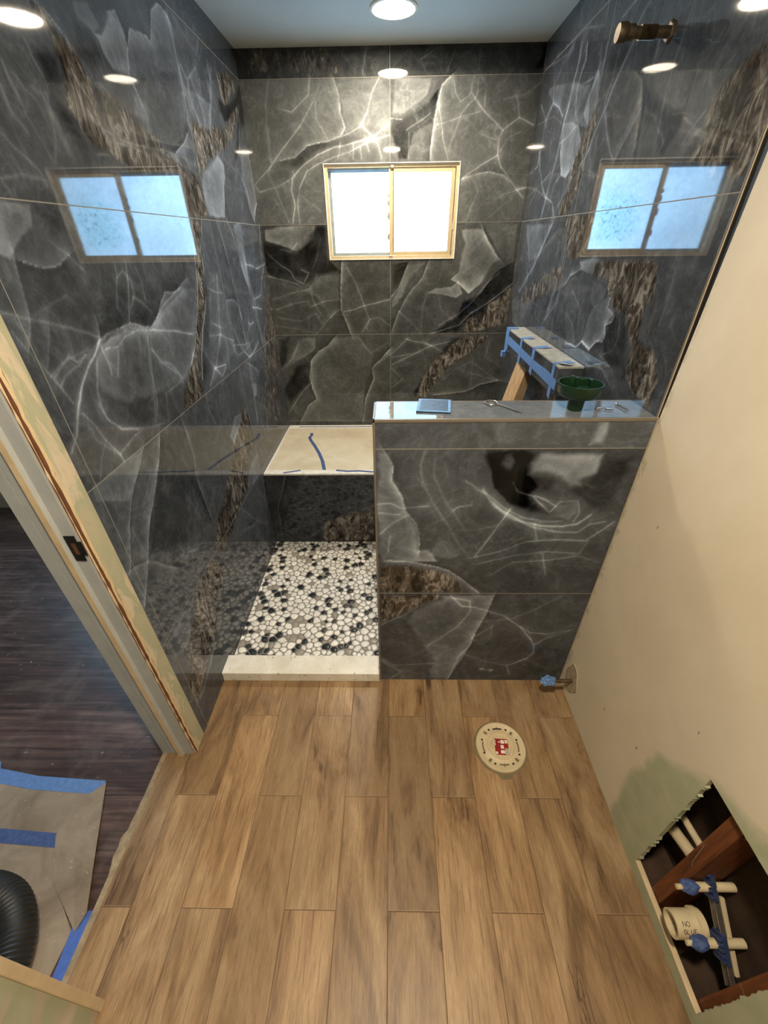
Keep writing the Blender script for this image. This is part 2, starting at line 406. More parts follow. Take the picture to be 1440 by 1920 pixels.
def pane_mat(name, streaks):
    t = NT(name); P = t.coord(); t.set((0.12, 0.14, 0.15), 0.3)
    n = t.noise(P, 70, 4, 0.6, 0.5); lg = t.noise(P, 3.0, 3, 0.5)
    f = t.maprange(n, 0.3, 0.7, 0.82, 1.12)
    f = t.math('MULTIPLY', f, t.maprange(lg, 0.3, 0.7, 0.85, 1.15))
    c = t.mix(1.0, WINDOW_COLOR, t.comb(f, f, f), 'MULTIPLY')
    if streaks:
        s = t.sep(P)
        sv = t.comb(t.math('MULTIPLY', s[0], 130.0), 0.0, t.math('MULTIPLY', s[2], 42.0))
        k = t.maprange(t.noise(sv, 1.0, 3, 0.6, 0.4), 0.55, 0.63, 0, 1)
        dx = t.math('MULTIPLY', t.math('SUBTRACT', s[0], 0.21), 7.0); dz = t.math('MULTIPLY', t.math('SUBTRACT', s[2], 1.80), 6.5)
        rr = t.math('SQRT', t.math('ADD', t.math('MULTIPLY', dx, dx), t.math('MULTIPLY', dz, dz)))
        rr = t.math('ADD', rr, t.math('MULTIPLY', t.math('SUBTRACT', t.noise(P, 9, 3), 0.5), 1.2))
        zone = t.maprange(rr, 0.55, 1.15, 1, 0)
        c = t.mix(t.math('MULTIPLY', zone, 0.35), c, (0.10, 0.55, 0.80))
        c = t.mix(t.math('MULTIPLY', t.math('MULTIPLY', zone, k), 0.9), c, (0.012, 0.062, 0.070))
    t.put(t.b.inputs['Emission Color'], c); t.b.inputs['Emission Strength'].default_value = WINDOW_STRENGTH
    return t.m
M_PANE = pane_mat('frosted_glass_daylight', False)
M_PANES = pane_mat('frosted_glass_wet', True)
def emit(name, col, s):
    t = NT(name); t.set((0.9, 0.9, 0.9), 0.4); t.put(t.b.inputs['Emission Color'], (*col, 1)); t.b.inputs['Emission Strength'].default_value = s; return t.m
M_CAN_A = emit('lit_diffuser_shower', CAN_COLOR, CAN_SHOWER)
M_CAN_B = emit('lit_diffuser_room', CAN_COLOR, CAN_ROOM)
M_HALLW = emit('hall_window_daylight', (0.55, 0.75, 1.0), 9.0)
M_WHITEP = plain('white_plastic', srgb(226, 218, 196), 0.4, scale=30, var=0.07)
M_PVC = plain('cream_pvc', srgb(208, 192, 158), 0.4, scale=30, var=0.08)
M_RED = plain('red_sticker', srgb(150, 34, 34), 0.4)
M_STICK = plain('white_sticker', srgb(232, 226, 214), 0.5, var=0.03)
M_INK = plain('black_marker_ink', (0.012, 0.012, 0.012), 0.5)
M_SLOT = plain('slot_shade_and_grout', srgb(120, 108, 84), 0.8)  # shade of the flange slots put into colour; also grout bed and gasket
M_GREEN = plain('dark_green_plastic', srgb(18, 46, 26), 0.3, scale=20, var=0.1)
M_STEEL = plain('brushed_steel', (0.62, 0.60, 0.56), 0.22, 1.0, scale=60)
M_ZINC = plain('galvanised_steel', (0.50, 0.47, 0.42), 0.35, 0.9, scale=50)
M_BRASS = plain('tarnished_pipe', srgb(92, 80, 64), 0.45, 0.6, scale=60, var=0.5)
M_BLUEP = plain('blue_plastic_film', srgb(112, 160, 214), 0.55, scale=40, spec=0.25)
M_DARKS = plain('dark_slots', srgb(14, 20, 34), 0.4)
M_BLUEM = plain('blue_clamp', srgb(44, 58, 96), 0.5, scale=60, var=0.4)
def lumber(name, a, b):
    t = NT(name); P = t.coord(); s = t.sep(P)
    g = t.noise(t.comb(t.math('MULTIPLY', s[0], 70.0), t.math('MULTIPLY', s[1], 70.0), t.math('MULTIPLY', s[2], 5.0)), 1.0, 6, 0.6, 0.8)
    c = t.ramp(g, [(0.3, a), (0.7, b)])
    c = t.mix(t.maprange(t.noise(P, 12, 6, 0.7, 1.0), 0.60, 0.72, 0, 0.35), c, srgb(190, 160, 120))
    t.set(c, 0.7, 0, 0.3); return t.m
M_STUD = lumber('reddish_stud_wood', srgb(78, 42, 22), srgb(128, 76, 44))
M_PINE = lumber('pine_lumber', srgb(178, 144, 106), srgb(212, 184, 148))
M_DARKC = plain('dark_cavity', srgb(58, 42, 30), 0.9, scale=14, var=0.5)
def paper_mat():
    t = NT('brown_floor_paper'); P = t.coord()
    c = t.ramp(t.noise(P, 6, 7, 0.65, 0.8), [(0.3, srgb(126, 112, 96)), (0.6, srgb(160, 146, 128)), (0.8, srgb(180, 168, 152))])
    c = t.mix(t.maprange(t.noise(P, 70, 3), 0.68, 0.73, 0, 0.6), c, srgb(206, 200, 188))
    t.set(c, 0.85, 0, 0.2); return t.m
M_PAPER = paper_mat()
M_HOSE = plain('black_ribbed_hose', (0.018, 0.019, 0.018), 0.5, scale=30, var=0.3)
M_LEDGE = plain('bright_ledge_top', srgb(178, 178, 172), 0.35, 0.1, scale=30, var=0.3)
FEATS = {  # veins, patches and rock of the stone; 'left' includes a painted window-lit patch
'back': '''r 0 0.5 0 -707,2501 -322,2500 -245,2408 -725,2411
p 0 -0.08 0 -239,2506 767,2499 771,2397 -245,2408
p 0 -0.3 0 755,2491 774,2491 776,2414 727,2408 756,2439
v 4 0.14 0 -121,2497 -143,2406
v 5 0.1 0 232,2491 151,2452 177,2410
v 5 0.08 0 326,2490 285,2408
v 6 0.08 0 443,2488 447,2406
v 4 0.12 0 -622,2405 -657,2309 -668,2208 -667,2062 -694,2021 -664,1958 -606,1791
v 4 0.16 0 -416,2402 -430,2333 -526,2267 -605,2286
v 5 0.16 0 -408,2306 -474,2224 -606,2111 -692,2031
p 0 0.06 0 -295,2391 -52,2388 -4,2327 -4,2180 -157,2211 -248,2184 -266,2286
e 14 0.16 -1 -295,2396 -269,2330 -267,2268 -244,2203 -268,2170 -340,2151 -459,2134 -531,2085 -612,2071
v 5 0.2 0 -58,2392 -103,2328 -123,2266 -157,2215 -107,2172 -69,2133 -51,2074
v 4 0.18 0 -157,2211 -222,2183 -262,2170
v 5 0.25 0 -4,2218 -81,2172 -186,2145 -304,2127 -398,2098 -481,2059 -555,2004 -570,1946 -560,1869 -584,1791
v 5 0.2 0 -4,2171 -108,2148 -213,2111 -307,2087 -402,2058 -471,2029 -521,1956 -544,1880 -542,1790
v 4 0.2 0 -276,2146 -294,2077
v 4 0.2 0 -205,2140 -209,2076
v 4 0.2 0 -167,2125 -163,2075
v 4 0.2 0 -134,2149 -122,2105
p 0 -0.1 0 -612,2071 -531,2085 -419,2148 -288,2156 -248,2174 -146,2168 -133,2153 -290,2126 -398,2098 -538,2029 -667,2062
v 4 0.15 0 -650,1958 -542,2004 -552,2030
v 4 0.12 0 -513,1913 -409,1845
v 4 0.15 0 -395,2306 -396,2242 -340,2156
v 4 0.15 0 -669,2052 -778,1970 -756,1937 -664,1958
v 4 0.12 0 -672,1904 -634,1837
p 0 -0.2 0 2,2246 96,2253 194,2297 247,2340 223,2215 123,2179 87,2072 48,2073 2,2180
p 0 0.1 0 20,2387 117,2394 214,2384 193,2324 71,2254 8,2255
v 4 0.3 0 2,2236 59,2231
v 5 0.2 0 85,2189 160,2225 209,2252
v 5 0.15 0 98,2179 100,2072
e 16 0.26 1 310,2395 264,2358 244,2296 229,2224 221,2149 216,2070
v 4 0.2 0 250,2296 285,2148 317,2069
v 4 0.14 0 324,2374 333,2331 367,2295 414,2321 425,2389
v 4 0.14 0 449,2389 451,2320 372,2250 330,2147 314,2099
v 4 0.14 0 460,2393 495,2354 493,2275
v 5 0.22 0 419,2329 482,2266 550,2220 602,2182 586,2144 588,2085 609,2035 663,1983 727,1919 759,1892
v 5 0.24 0 602,2182 680,2232 760,2203
v 5 0.2 0 680,2232 664,2291 647,2317
v 5 0.22 0 589,2080 497,2036 403,1986
e 14 0.2 -1 403,1986 475,2001 552,2013 635,1994 665,1973
v 4 0.12 0 600,2095 636,2153 696,2176
v 4 0.18 0 712,1930 803,1945
v 4 0.14 0 237,2205 348,2232 471,2257
v 5 0.1 0 494,2164 574,2144
v 4 0.12 0 477,1975 497,1922 442,1790
v 4 0.1 0 777,1940 647,1909 597,1883
v 4 0.08 0 692,1887 554,1789
v 7 0.1 0 588,2300 696,2317 773,2359
p 0 0.2 0 -758,1761 -682,1779 -455,1777 -462,1707 -581,1637 -674,1679 -768,1701
p 0 -0.2 0 -780,1701 -672,1690 -592,1648 -443,1777 -383,1776 -392,1604 -316,1539 -470,1518 -525,1475 -592,1453 -765,1499 -801,1587
v 5 0.3 0 -771,1650 -734,1613 -690,1575 -631,1542 -612,1498 -557,1475 -519,1530 -561,1552
v 7 0.25 0 -775,1516 -677,1493 -590,1470
v 4 0.25 0 -677,1659 -617,1643 -574,1688
v 4 0.12 0 -426,1707 -461,1604 -490,1562
p 0 0.08 0 -528,1452 -444,1518 -317,1528 -345,1323 -403,1251 -471,1383 -568,1441
e 16 0.22 1 -307,1581 -323,1439 -331,1323 -297,1238 -274,1169
v 4 0.2 0 -277,1560 -231,1483 -202,1415 -167,1322 -142,1261 -192,1188
v 5 0.22 0 -306,1311 -239,1322 -186,1339 -9,1379
v 4 0.15 0 -142,1261 -82,1273 -9,1223
v 4 0.18 0 -445,1239 -373,1300 -331,1323
v 4 0.15 0 -446,1227 -505,1178
v 5 0.13 0 -771,1386 -648,1419 -529,1441 -471,1507
v 5 0.14 0 -754,1327 -630,1361 -537,1372 -528,1337 -433,1371 -327,1382
v 5 0.1 0 -748,1279 -604,1253 -492,1301 -459,1227
v 4 0.12 0 -516,1441 -510,1384 -466,1300
v 4 0.12 0 -149,1249 -165,1200
v 5 0.1 0 -783,1230 -544,1191 -505,1178
p 0 0.24 0 416,1747 487,1756 547,1746 604,1675 677,1592 632,1561 582,1463 499,1408 443,1454 377,1488 424,1531 427,1626 441,1677
e 10 0.15 -1 538,1775 577,1696 635,1624 683,1587
p 0 0.07 0 544,1775 755,1777 764,1580 683,1592
p 0 0.12 0 104,1566 196,1587 222,1576 125,1490 75,1389 11,1332 4,1367 49,1446
e 10 0.22 1 104,1566 49,1446 4,1402
e 16 0.16 1 234,1586 200,1500 114,1412 50,1308 4,1186
p 0 -0.18 0 4,1578 104,1582 49,1458 4,1424
p 0 0.14 0 229,1411 292,1444 381,1443 429,1476 460,1408 424,1386 333,1404
p 0 -0.24 0 764,1580 773,1450 651,1326 568,1255 443,1169 268,1171 421,1268 465,1362 576,1407 661,1528
r 0 0.9 0 762,1439 781,1240 667,1205 576,1181 483,1169 503,1243 648,1349
v 3 0.3 0 771,1461 704,1406 622,1349 524,1291 452,1219 268,1171
v 3 0.2 0 675,1517 618,1474 518,1350 433,1280 318,1220
v 4 0.1 0 229,1411 207,1330 200,1171
v 4 0.14 0 50,1308 131,1246 200,1171
v 4 0.1 0 308,1387 325,1317 409,1256
e 20 0.2 1 -385,1151 -437,1100 -503,1061 -558,1008 -586,884 -574,798 -552,723 -617,678 -692,553
p 0 0.08 0 -385,1151 -221,1156 -114,1045 -146,923 -194,780 -218,551 -692,553 -552,723 -583,841 -566,995
e 16 0.22 1 -10,1070 -73,1004 -131,950 -126,866 -165,780 -189,721 -218,551
p 0 -0.15 0 -754,1154 -685,1154 -714,1050 -772,942 -823,799 -768,1155
p 0 -0.18 0 -669,968 -580,995 -598,841 -752,679 -794,799
p 0 0.12 0 -603,1153 -508,1152 -529,1075 -651,996 -760,928 -700,1050
v 4 0.18 0 -625,1141 -683,1023 -772,942
v 4 0.16 0 -583,841 -649,783 -775,617
v 4 0.1 0 -221,1150 -142,1045 -30,1110
r 0 1 0 485,1150 661,1148 589,1065 445,987 367,905 287,806 261,733 188,733 226,878 317,1015
p 0 -0.2 0 404,1151 499,1150 345,1015 253,906 188,733 157,763 252,934
v 4 0.22 0 278,1094 106,1134
v 4 0.18 0 278,1094 -3,963
v 4 0.18 0 407,1119 278,1094 216,1120
v 4 0.15 0 356,1054 278,1094 163,1043 4,1017
v 4 0.15 0 -3,949 83,865 4,808
v 4 0.15 0 119,1147 25,1057 -116,964
v 4 0.12 0 370,863 437,918 557,986 772,846
e 14 0.2 1 319,747 435,761 550,775 646,825 771,853
v 4 0.1 0 431,987 507,918 771,853
v 4 0.1 0 569,999 574,818
v 4 0.12 0 675,1142 651,1012 756,957''',
'pony': '''p 0 0.05 0 294,1259 387,1258 383,1176 305,1177
p 0 0.16 0 605,1257 636,1260 642,1217 641,1175 590,1175 602,1224
p 0 0.17 0 -45,1164 -2,1157 11,1105 5,1066 40,985 56,925 94,861 97,775 136,775 170,715 -27,714 -50,765 -46,968 -46,1097
e 14 0.16 -1 -22,1164 5,1112 1,1058 33,1002 48,942 86,889 99,843 100,755
v 5 0.2 0 -46,968 -3,972 34,951 127,959
v 4 0.2 0 -39,934 27,925
v 4 0.2 0 -40,843 -3,889 56,925
v 4 0.15 0 -11,765 -3,843
v 8 0.09 0 103,1163 89,1112 101,1050 141,968 197,880 243,785 286,735
v 8 0.07 0 136,1163 134,1081 167,1001 232,898 267,843
p 0 -0.26 0 287,1163 457,1162 438,1125 439,1080 474,1041 461,1000 496,967 533,924 467,933 397,967 331,1033 315,1096 283,1141
p 0 0.4 0 329,1118 347,1155 378,1162 389,1118 377,1088 349,1096
p 0 -0.15 0 387,1073 425,1084 524,1064 538,1033 510,1000 451,1017 393,1033
p 0 0.26 0 460,1162 654,1154 655,1079 607,1056 620,1032 574,1025 539,1056 493,1080 445,1088 438,1125
p 0 -0.12 0 656,1146 743,1139 744,1094 738,983 696,932 619,983 576,1016 623,1048
v 7 0.26 0 297,1025 323,984 372,942 444,897 514,879 588,875 636,888 670,924
v 4 0.2 0 333,967 398,915 485,875 571,852 645,852 679,888 728,897
v 4 0.2 0 238,1057 283,1025 321,1001
v 4 0.2 0 322,997 377,954 441,915 517,897 583,897
v 4 0.3 0 390,1049 410,1017 461,1000 496,967 531,933 547,958 507,984 468,1000
v 4 0.2 0 547,958 558,975 613,979
v 4 0.2 0 614,975 632,932 619,897
p 0 0.12 0 547,958 613,979 632,932 604,897 542,915
v 3 0.22 0 399,950 350,843 301,740
v 4 0.2 0 207,942 227,959 269,966
v 5 0.18 0 286,735 391,765 475,809 578,819 684,814 757,897
v 5 0.13 0 305,704 440,745 559,765 677,755 692,814
v 4 0.14 0 367,651 445,715 568,725 671,745 757,715
v 4 0.14 0 490,888 512,814
v 4 0.14 0 546,755 575,652
v 4 0.1 0 228,861 288,861 359,879
e 14 0.2 -1 -11,725 84,714 164,694 213,673 256,640 292,607 338,562
r 0 1 0 -43,683 13,699 117,683 215,651 267,607 263,562 -45,561
p 0 0.07 0 163,843 218,805 262,745 209,725 130,745
r 0 0.9 0 -45,549 214,550 141,502 57,453 -30,389 -48,427
p 0 0.12 0 91,466 214,544 398,545 372,417 349,311 324,197 264,10 195,-7 162,58 187,136 135,240 58,389
e 14 0.18 -1 402,545 379,429 355,338 338,241 299,168 264,10
v 5 0.22 0 231,544 279,485 330,479 393,454 457,430 529,365 588,285 608,250 618,199 593,155 516,108 535,45
v 5 0.2 0 529,365 580,326 653,319 749,347
v 4 0.2 0 608,250 642,285 737,340
v 5 0.15 0 516,108 406,138 326,183
v 4 0.1 0 593,155 704,79
v 4 0.1 0 442,417 414,365 317,269
v 5 0.18 0 181,544 309,515 316,454 272,364 154,240
v 5 0.18 0 -43,150 15,104 188,121
v 5 0.15 0 -5,8 44,57 -43,135
v 4 0.1 0 358,391 494,417 585,480 664,545
v 5 0.16 0 -40,376 40,428 124,502
v 4 0.07 0 330,324 354,269 392,255 423,298 414,365
p 0 0.3 0 394,84 413,89 429,76 461,84 465,69 450,57 429,70 400,68''',
'bench': '''e 8 0.13 -1 -647,505 -697,355 -729,267 -731,129 -734,45
r 0 1 0 -440,152 -312,210 -113,288 -115,8 -464,2
v 4 0.15 0 -538,45 -454,105 -313,198 -122,288''',
'left': '''p 0 -0.1 0 1279,2061 1379,2079 1370,2031 1357,1975 1393,1926 1424,1886 1347,1870 1314,1924 1292,1977 1292,2031
r 0 1 0 1325,2138 1371,2152 1416,2122 1467,2089 1503,2054 1487,2009 1498,1958 1570,1941 1654,1927 1618,1873 1557,1895 1433,1915 1398,1933 1350,1978 1366,2030 1380,2063 1369,2097 1349,2125
r 0 0.8 0 1500,2057 1533,2048 1613,2047 1691,2030 1712,2013 1654,1927 1498,1958 1487,2009
v 6 0.08 0 1089,1890 1118,1867 1153,1848 1173,1827
v 6 0.1 0 1177,2012 1178,1984 1187,1956 1191,1929 1210,1893 1223,1858
v 5 0.07 0 1198,1999 1218,1979 1243,1967 1255,1933
v 5 0.08 0 1289,1984 1279,1947 1259,1900 1229,1859
v 6 0.09 0 1274,2067 1282,2040 1299,2015
v 5 0.09 0 1292,1955 1299,1926 1304,1902 1312,1871
v 6 0.08 0 1038,1814 1094,1823 1136,1824 1177,1822
v 4 0.2 0 1354,2147 1390,2139 1419,2127 1446,2107 1461,2079 1484,2053
p 0 0.13 0 1706,2243 1732,2249 1766,2232 1783,2213 1759,2186 1767,2142 1748,2114 1635,2106 1608,2129 1600,2156 1582,2164 1626,2171 1675,2213
p 0 -0.08 0 1497,2166 1586,2163 1602,2127 1551,2090 1497,2081 1467,2102
p 0 0.06 0 1515,2198 1593,2223 1625,2185 1588,2166 1524,2174
v 7 0.1 0 1143,1969 1146,1931 1172,1901
p 0 0.07 0 2021,2348 2073,2368 2137,2363 2166,2318 2154,2255 2165,2175 2125,2091 2066,2029 1951,1976 1888,1992 1816,1986 1786,2035 1733,2091 1742,2152 1776,2202 1808,2234 1910,2255 1938,2243 1997,2312
e 22 0.16 -1 1776,2202 1811,2238 1858,2244 1922,2254 1946,2245 2003,2330 2073,2368 2127,2368 2159,2352
e 18 0.12 -1 1705,2239 1742,2254 1760,2224 1764,2184 1733,2123 1786,2035
v 4 0.14 0 2137,2363 2154,2255 2165,2175
v 5 0.1 0 2181,2385 2284,2351 2373,2326 2438,2394 2413,2412
p 0 -0.06 0 1789,2137 2116,2219 2141,2182 2140,2130 2129,2088 2080,2041 1955,1980 1869,1988 1799,2006 1795,2038 1791,2069 1752,2091
v 5 0.2 0 2157,2244 2151,2197 2144,2149 2150,2118 2129,2088 2139,2076 2168,2049
v 4 0.18 0 2171,2252 2217,2217 2202,2169 2235,2134 2258,2110 2282,2085 2335,2050 2420,2037
v 4 0.14 0 2333,2279 2223,2226
v 4 0.14 0 2259,2240 2283,2205 2311,2189 2326,2134 2318,2106
v 5 0.18 0 2536,2331 2485,2272 2456,2212 2415,2168 2404,2136 2368,2099 2337,2069 2345,2049
v 4 0.12 0 2454,2259 2461,2237
p 0 0.08 0 2151,2197 2278,2199 2438,2203 2381,2101 2282,2085 2171,2122
r 0 0.9 0 2582,2330 2665,2344 2811,2382 2872,2342 2841,2318 2765,2292 2733,2265 2656,2233 2608,2259 2610,2300
r 0 1 0 2160,2093 2254,2104 2381,2101 2421,2126 2565,2138 2810,2250 2877,2280 2795,2204 2641,2109 2529,2065 2420,2037 2361,2003 2307,2009 2197,1958 2144,1940 2149,2006
p 0 -0.2 0 2564,2250 2653,2230 2836,2310 2959,2379 2922,2300 2795,2204 2737,2208 2600,2170 2527,2196
p 0 -0.15 0 2959,2379 2976,2281 2949,2216 2833,2167 2765,2090 2636,2015 2785,2167
p 0 0.2 0 2418,2033 2486,2001 2462,1946 2422,1907 2360,1795 2158,1788 2136,1836 2137,1900 2170,1949 2310,1997
p 0 0.14 0 2806,2103 2952,2116 2970,1884 2848,1794 2793,1853 2752,1949 2745,1988
v 4 0.2 0 2982,2160 2964,1993 2973,1889 2873,1830 2866,1790
v 4 0.2 0 2739,1980 2795,1937 2832,1855 2866,1790
v 3 0.2 0 2863,2260 2855,2200 2792,2131 2781,1992
r 0 1 0 1969,1927 2079,1930 2115,1898 2136,1836 2135,1787 1942,1783 1944,1840 1939,1882
p 0 0.18 0 1823,1972 1912,1974 1963,1968 1979,1942 1965,1921 1841,1903 1803,1922 1748,1940 1732,1991 1771,1992
p 0 0.12 0 2090,2043 2153,2041 2148,1947 2041,1929 2003,1964 1949,1971 2040,2008
e 10 0.2 1 2104,2051 2042,2011 1951,1974
p 0 0.09 0 1723,2080 1763,2080 1792,2062 1791,2033 1767,2015 1693,2028
r 0 0.8 0 1667,2038 1712,2023 1778,2003 1864,1980 1977,1939 1906,1907 1555,1871
v 4 0.2 0 1737,2008 1802,1971 1918,1949 1965,1921
v 4 0.2 0 1608,1950 1708,1974 1755,1941 1814,1905
p 0 0.13 0 1016,1781 1092,1777 1075,1737 1032,1717 990,1686 974,1675 953,1687
p 0 -0.1 0 1100,1779 1186,1780 1187,1722 1147,1722 1114,1723 1099,1754
e 20 0.13 1 1007,1670 1029,1664 1059,1657 1085,1658 1115,1663 1128,1671 1158,1679
v 6 0.1 0 1109,1711 1129,1696 1158,1679 1172,1663 1192,1647
e 20 0.09 -1 992,1698 983,1667 974,1635 965,1602 958,1577 934,1537 915,1511
v 6 0.11 0 887,1589 918,1579 948,1568 1006,1552 1070,1530 1123,1510 1159,1492
v 6 0.05 0 967,1572 1029,1586 1098,1602
v 5 0.08 0 914,1573 922,1544 918,1518
v 5 0.08 0 928,1538 933,1505
e 14 0.07 -1 996,1537 965,1496 945,1471
v 4 0.14 0 892,1553 903,1525 926,1485 954,1423 971,1377
v 5 0.1 0 1021,1476 988,1463 949,1445
v 5 0.1 0 1019,1473 1042,1457 1084,1466
v 5 0.1 0 958,1424 980,1439 1008,1445 1042,1449 1075,1466
e 14 0.1 -1 1173,1534 1168,1513 1159,1492
v 5 0.12 0 1335,1650 1328,1624 1303,1587 1282,1547
v 5 0.14 0 1395,1653 1377,1609 1355,1567 1319,1509
v 5 0.12 0 1324,1618 1365,1635 1395,1608 1388,1570 1348,1538
v 5 0.12 0 1442,1640 1451,1603 1444,1552
v 5 0.1 0 1379,1565 1410,1552 1460,1511
v 5 0.1 0 1550,1644 1576,1614
e 26 0.15 1 1701,1562 1643,1554 1581,1560 1528,1527 1473,1489 1435,1476 1396,1479 1323,1503 1263,1499 1187,1495 1151,1486
e 14 0.15 1 1151,1486 1113,1457 1074,1439 1038,1417 1006,1390 976,1357 938,1306 899,1278
e 10 0.15 -1 1151,1486 1113,1457 1074,1439 1038,1417 1006,1390 976,1357 938,1306 899,1278
p 0 0.1 0 1736,1559 1860,1548 1665,1307 1551,1257 1164,1302 1080,1366 1087,1431 1154,1475 1290,1488 1402,1469 1512,1503
p 0 0.05 0 1276,1502 1345,1500 1406,1475 1279,1473 1182,1458 1159,1468
e 8 0.12 -1 1164,1462 1224,1458 1267,1472 1332,1481 1402,1469
p 0 -0.07 0 1239,1602 1546,1576 1485,1507 1412,1483 1325,1506 1190,1500 1167,1509
v 5 0.12 0 1112,1441 1071,1380 1061,1338 1066,1300 1108,1252 1183,1221
v 5 0.16 0 1150,1470 1156,1419 1151,1397
v 5 0.12 0 1216,1445 1175,1385
v 4 0.12 0 1391,1452 1346,1365 1335,1285 1302,1225
v 4 0.12 0 1393,1413 1420,1366 1522,1297 1536,1262
v 5 0.12 0 1314,1490 1480,1456 1626,1423 1729,1401
v 4 0.12 0 1344,1461 1330,1420
v 5 0.08 0 940,1450 996,1469 1045,1472 1099,1476
p 0 0.1 0 1056,1439 980,1350 938,1306 905,1281 899,1289 945,1336 999,1403
p 0 -0.16 0 1949,1781 2061,1782 1997,1686 1965,1585 1950,1508 1863,1368 1766,1254 1683,1167 1483,1167 1543,1271 1671,1321 1790,1465 1875,1591 1918,1687
r 0 0.8 0 1954,1781 2049,1781 1985,1686 1953,1586 1927,1510 1815,1399 1704,1270 1663,1173 1483,1167 1560,1266 1671,1321 1800,1463 1885,1590 1918,1687
v 3 0.35 0 1955,1774 1930,1706 1904,1643 1875,1575 1831,1500 1770,1427 1705,1356 1662,1324 1598,1276 1554,1242
v 3 0.35 0 2058,1778 2017,1724 1977,1675 1969,1609 1935,1550 1924,1506 1876,1453 1812,1395 1740,1305 1699,1227
v 4 0.3 0 1676,1329 1710,1312 1650,1240 1587,1197 1552,1209 1577,1261
e 14 0.13 1 2227,1779 2257,1717 2280,1638 2293,1535 2309,1455 2322,1365
e 12 0.1 1 2375,1779 2433,1718 2453,1642 2469,1583 2505,1519 2549,1429 2572,1328 2607,1201
p 0 0.18 0 2456,1777 2565,1780 2565,1609 2564,1514 2573,1431 2499,1540 2467,1608 2467,1690
v 4 0.2 0 2584,1780 2573,1679 2565,1578 2591,1458 2604,1376 2626,1228 2634,1163
v 4 0.3 0 2559,1599 2658,1589 2736,1572 2836,1575 2944,1582
e 12 0.15 -1 2167,1471 2260,1461 2313,1434 2329,1375
v 5 0.35 0 2545,1390 2630,1379 2717,1362
v 4 0.25 0 2591,1424 2738,1431 2781,1457 2815,1507 2902,1560 2903,1675 2952,1785
v 4 0.12 0 1971,1539 2048,1515 2141,1502
v 4 0.18 0 1924,1411 1990,1387 2024,1372
v 4 0.18 0 1880,1365 1995,1351 2052,1324 2145,1291
v 4 0.3 0 1848,1238 1982,1219
v 4 0.25 0 1848,1238 1759,1186
v 4 0.25 0 1848,1238 1913,1186 1976,1210
v 4 0.15 0 1848,1238 1813,1275 1779,1328
v 5 0.12 0 2104,1576 2050,1475 1997,1353 1923,1287
v 4 0.15 0 1997,1353 1862,1239
v 4 0.12 0 2109,1288 2141,1234
v 4 0.12 0 2052,1324 2011,1191
p 0 0.06 0 2029,1606 2161,1462 2145,1238 1762,1170 1895,1407
p 0 0.05 0 2071,1778 2144,1777 2148,1578 1986,1542 1965,1585 1997,1686
v 4 0.15 0 2133,1273 2299,1244 2378,1240
v 4 0.15 0 2166,1217 2279,1215 2466,1240
v 4 0.35 0 2276,1210 2334,1173 2424,1177 2538,1208
v 4 0.2 0 2371,1229 2374,1170
v 4 0.2 0 2302,1363 2333,1265 2337,1179
v 5 0.25 0 2421,1334 2453,1318 2520,1319
v 4 0.12 0 2433,1321 2310,1231
v 4 0.12 0 2132,1418 2176,1337 2248,1227
r 0 0.6 0 2934,1486 2998,1366 2973,1143 2952,910 2815,910 2549,999 2634,1163 2798,1327
v 4 0.2 0 2882,1490 2823,1323 2672,1220 2626,1032
v 4 0.2 0 2998,1366 2973,1143 2965,930
e 12 0.12 -1 2280,1157 2362,1119 2446,1072 2452,1045
v 4 0.18 0 2316,1148 2292,983 2273,852 2260,796
r 0 0.6 0 2062,980 2129,962 2138,884 2134,847 1963,916
r 0 0.5 0 2541,987 2824,922 2752,614 2325,784
p 0 0.15 0 2313,1046 2386,1019 2349,946 2278,962
e 14 0.1 -1 1703,1160 1687,1098 1723,1033
v 5 0.1 0 1394,1267 1380,1233 1359,1176
v 4 0.14 0 1412,1468 1515,1447 1636,1424 1713,1400
v 4 0.14 0 1391,1414 1433,1362 1488,1341 1539,1280
v 4 0.12 0 1378,1407 1340,1328 1281,1206
v 4 0.1 0 1394,1267 1456,1268 1514,1271
e 12 0.12 -1 1453,1485 1552,1525 1715,1569 1776,1586
p 0 0.08 0 1169,1164 1075,1174 908,1172 904,1133 1018,1060 1071,1095
e 16 0.13 -1 1169,1164 1123,1127 1052,1082 1025,1056 978,1000 909,891
e 16 0.17 -1 1277,1161 1232,1103 1170,1038 1122,994 1078,963 1030,908 992,854 940,791 900,747
p 0 0.03 0 1277,1161 1166,1041 1081,967 989,856 900,747 898,867 1025,1056 1106,1117 1169,1164
p 0 -0.07 0 1280,1157 1424,910 1484,683 1158,754 1013,865 1150,1017
v 5 0.16 0 987,1343 1010,1302 1026,1256 1060,1193 1063,1169
v 5 0.1 0 986,1321 996,1269 1060,1193
v 4 0.08 0 1026,1256 988,1223 948,1176
v 4 0.12 0 1063,1197 1161,1214 1203,1213
v 5 0.12 0 1053,1343 1064,1300 1102,1255 1214,1214 1336,1183
e 14 0.12 1 1443,1155 1447,1092 1448,997 1424,910 1432,815 1441,713
p 0 0.1 0 1443,1155 1472,1081 1453,979 1441,1059
r 0 0.9 0 2039,946 2148,924 2142,765 1985,682 1904,587 1777,558 1641,523 1480,510 1391,513 1420,588 1499,673 1615,710 1700,764 1837,853
p 0 0.2 0 1944,972 2078,959 1986,910 1857,844 1830,920
v 4 0.25 0 2029,931 1881,880 1799,797 1704,734 1654,696
r 0 0.9 0 1337,558 1405,501 1436,410 1261,321 1184,239 1067,217 930,151 919,262 977,395 1087,462 1154,536
p 0 -0.08 0 1337,558 1405,501 1436,410 1261,321 1184,239 1067,217 930,151 919,262 977,395 1087,462 1154,536
p 0 0.14 0 2134,536 2152,674 2020,685 1883,579
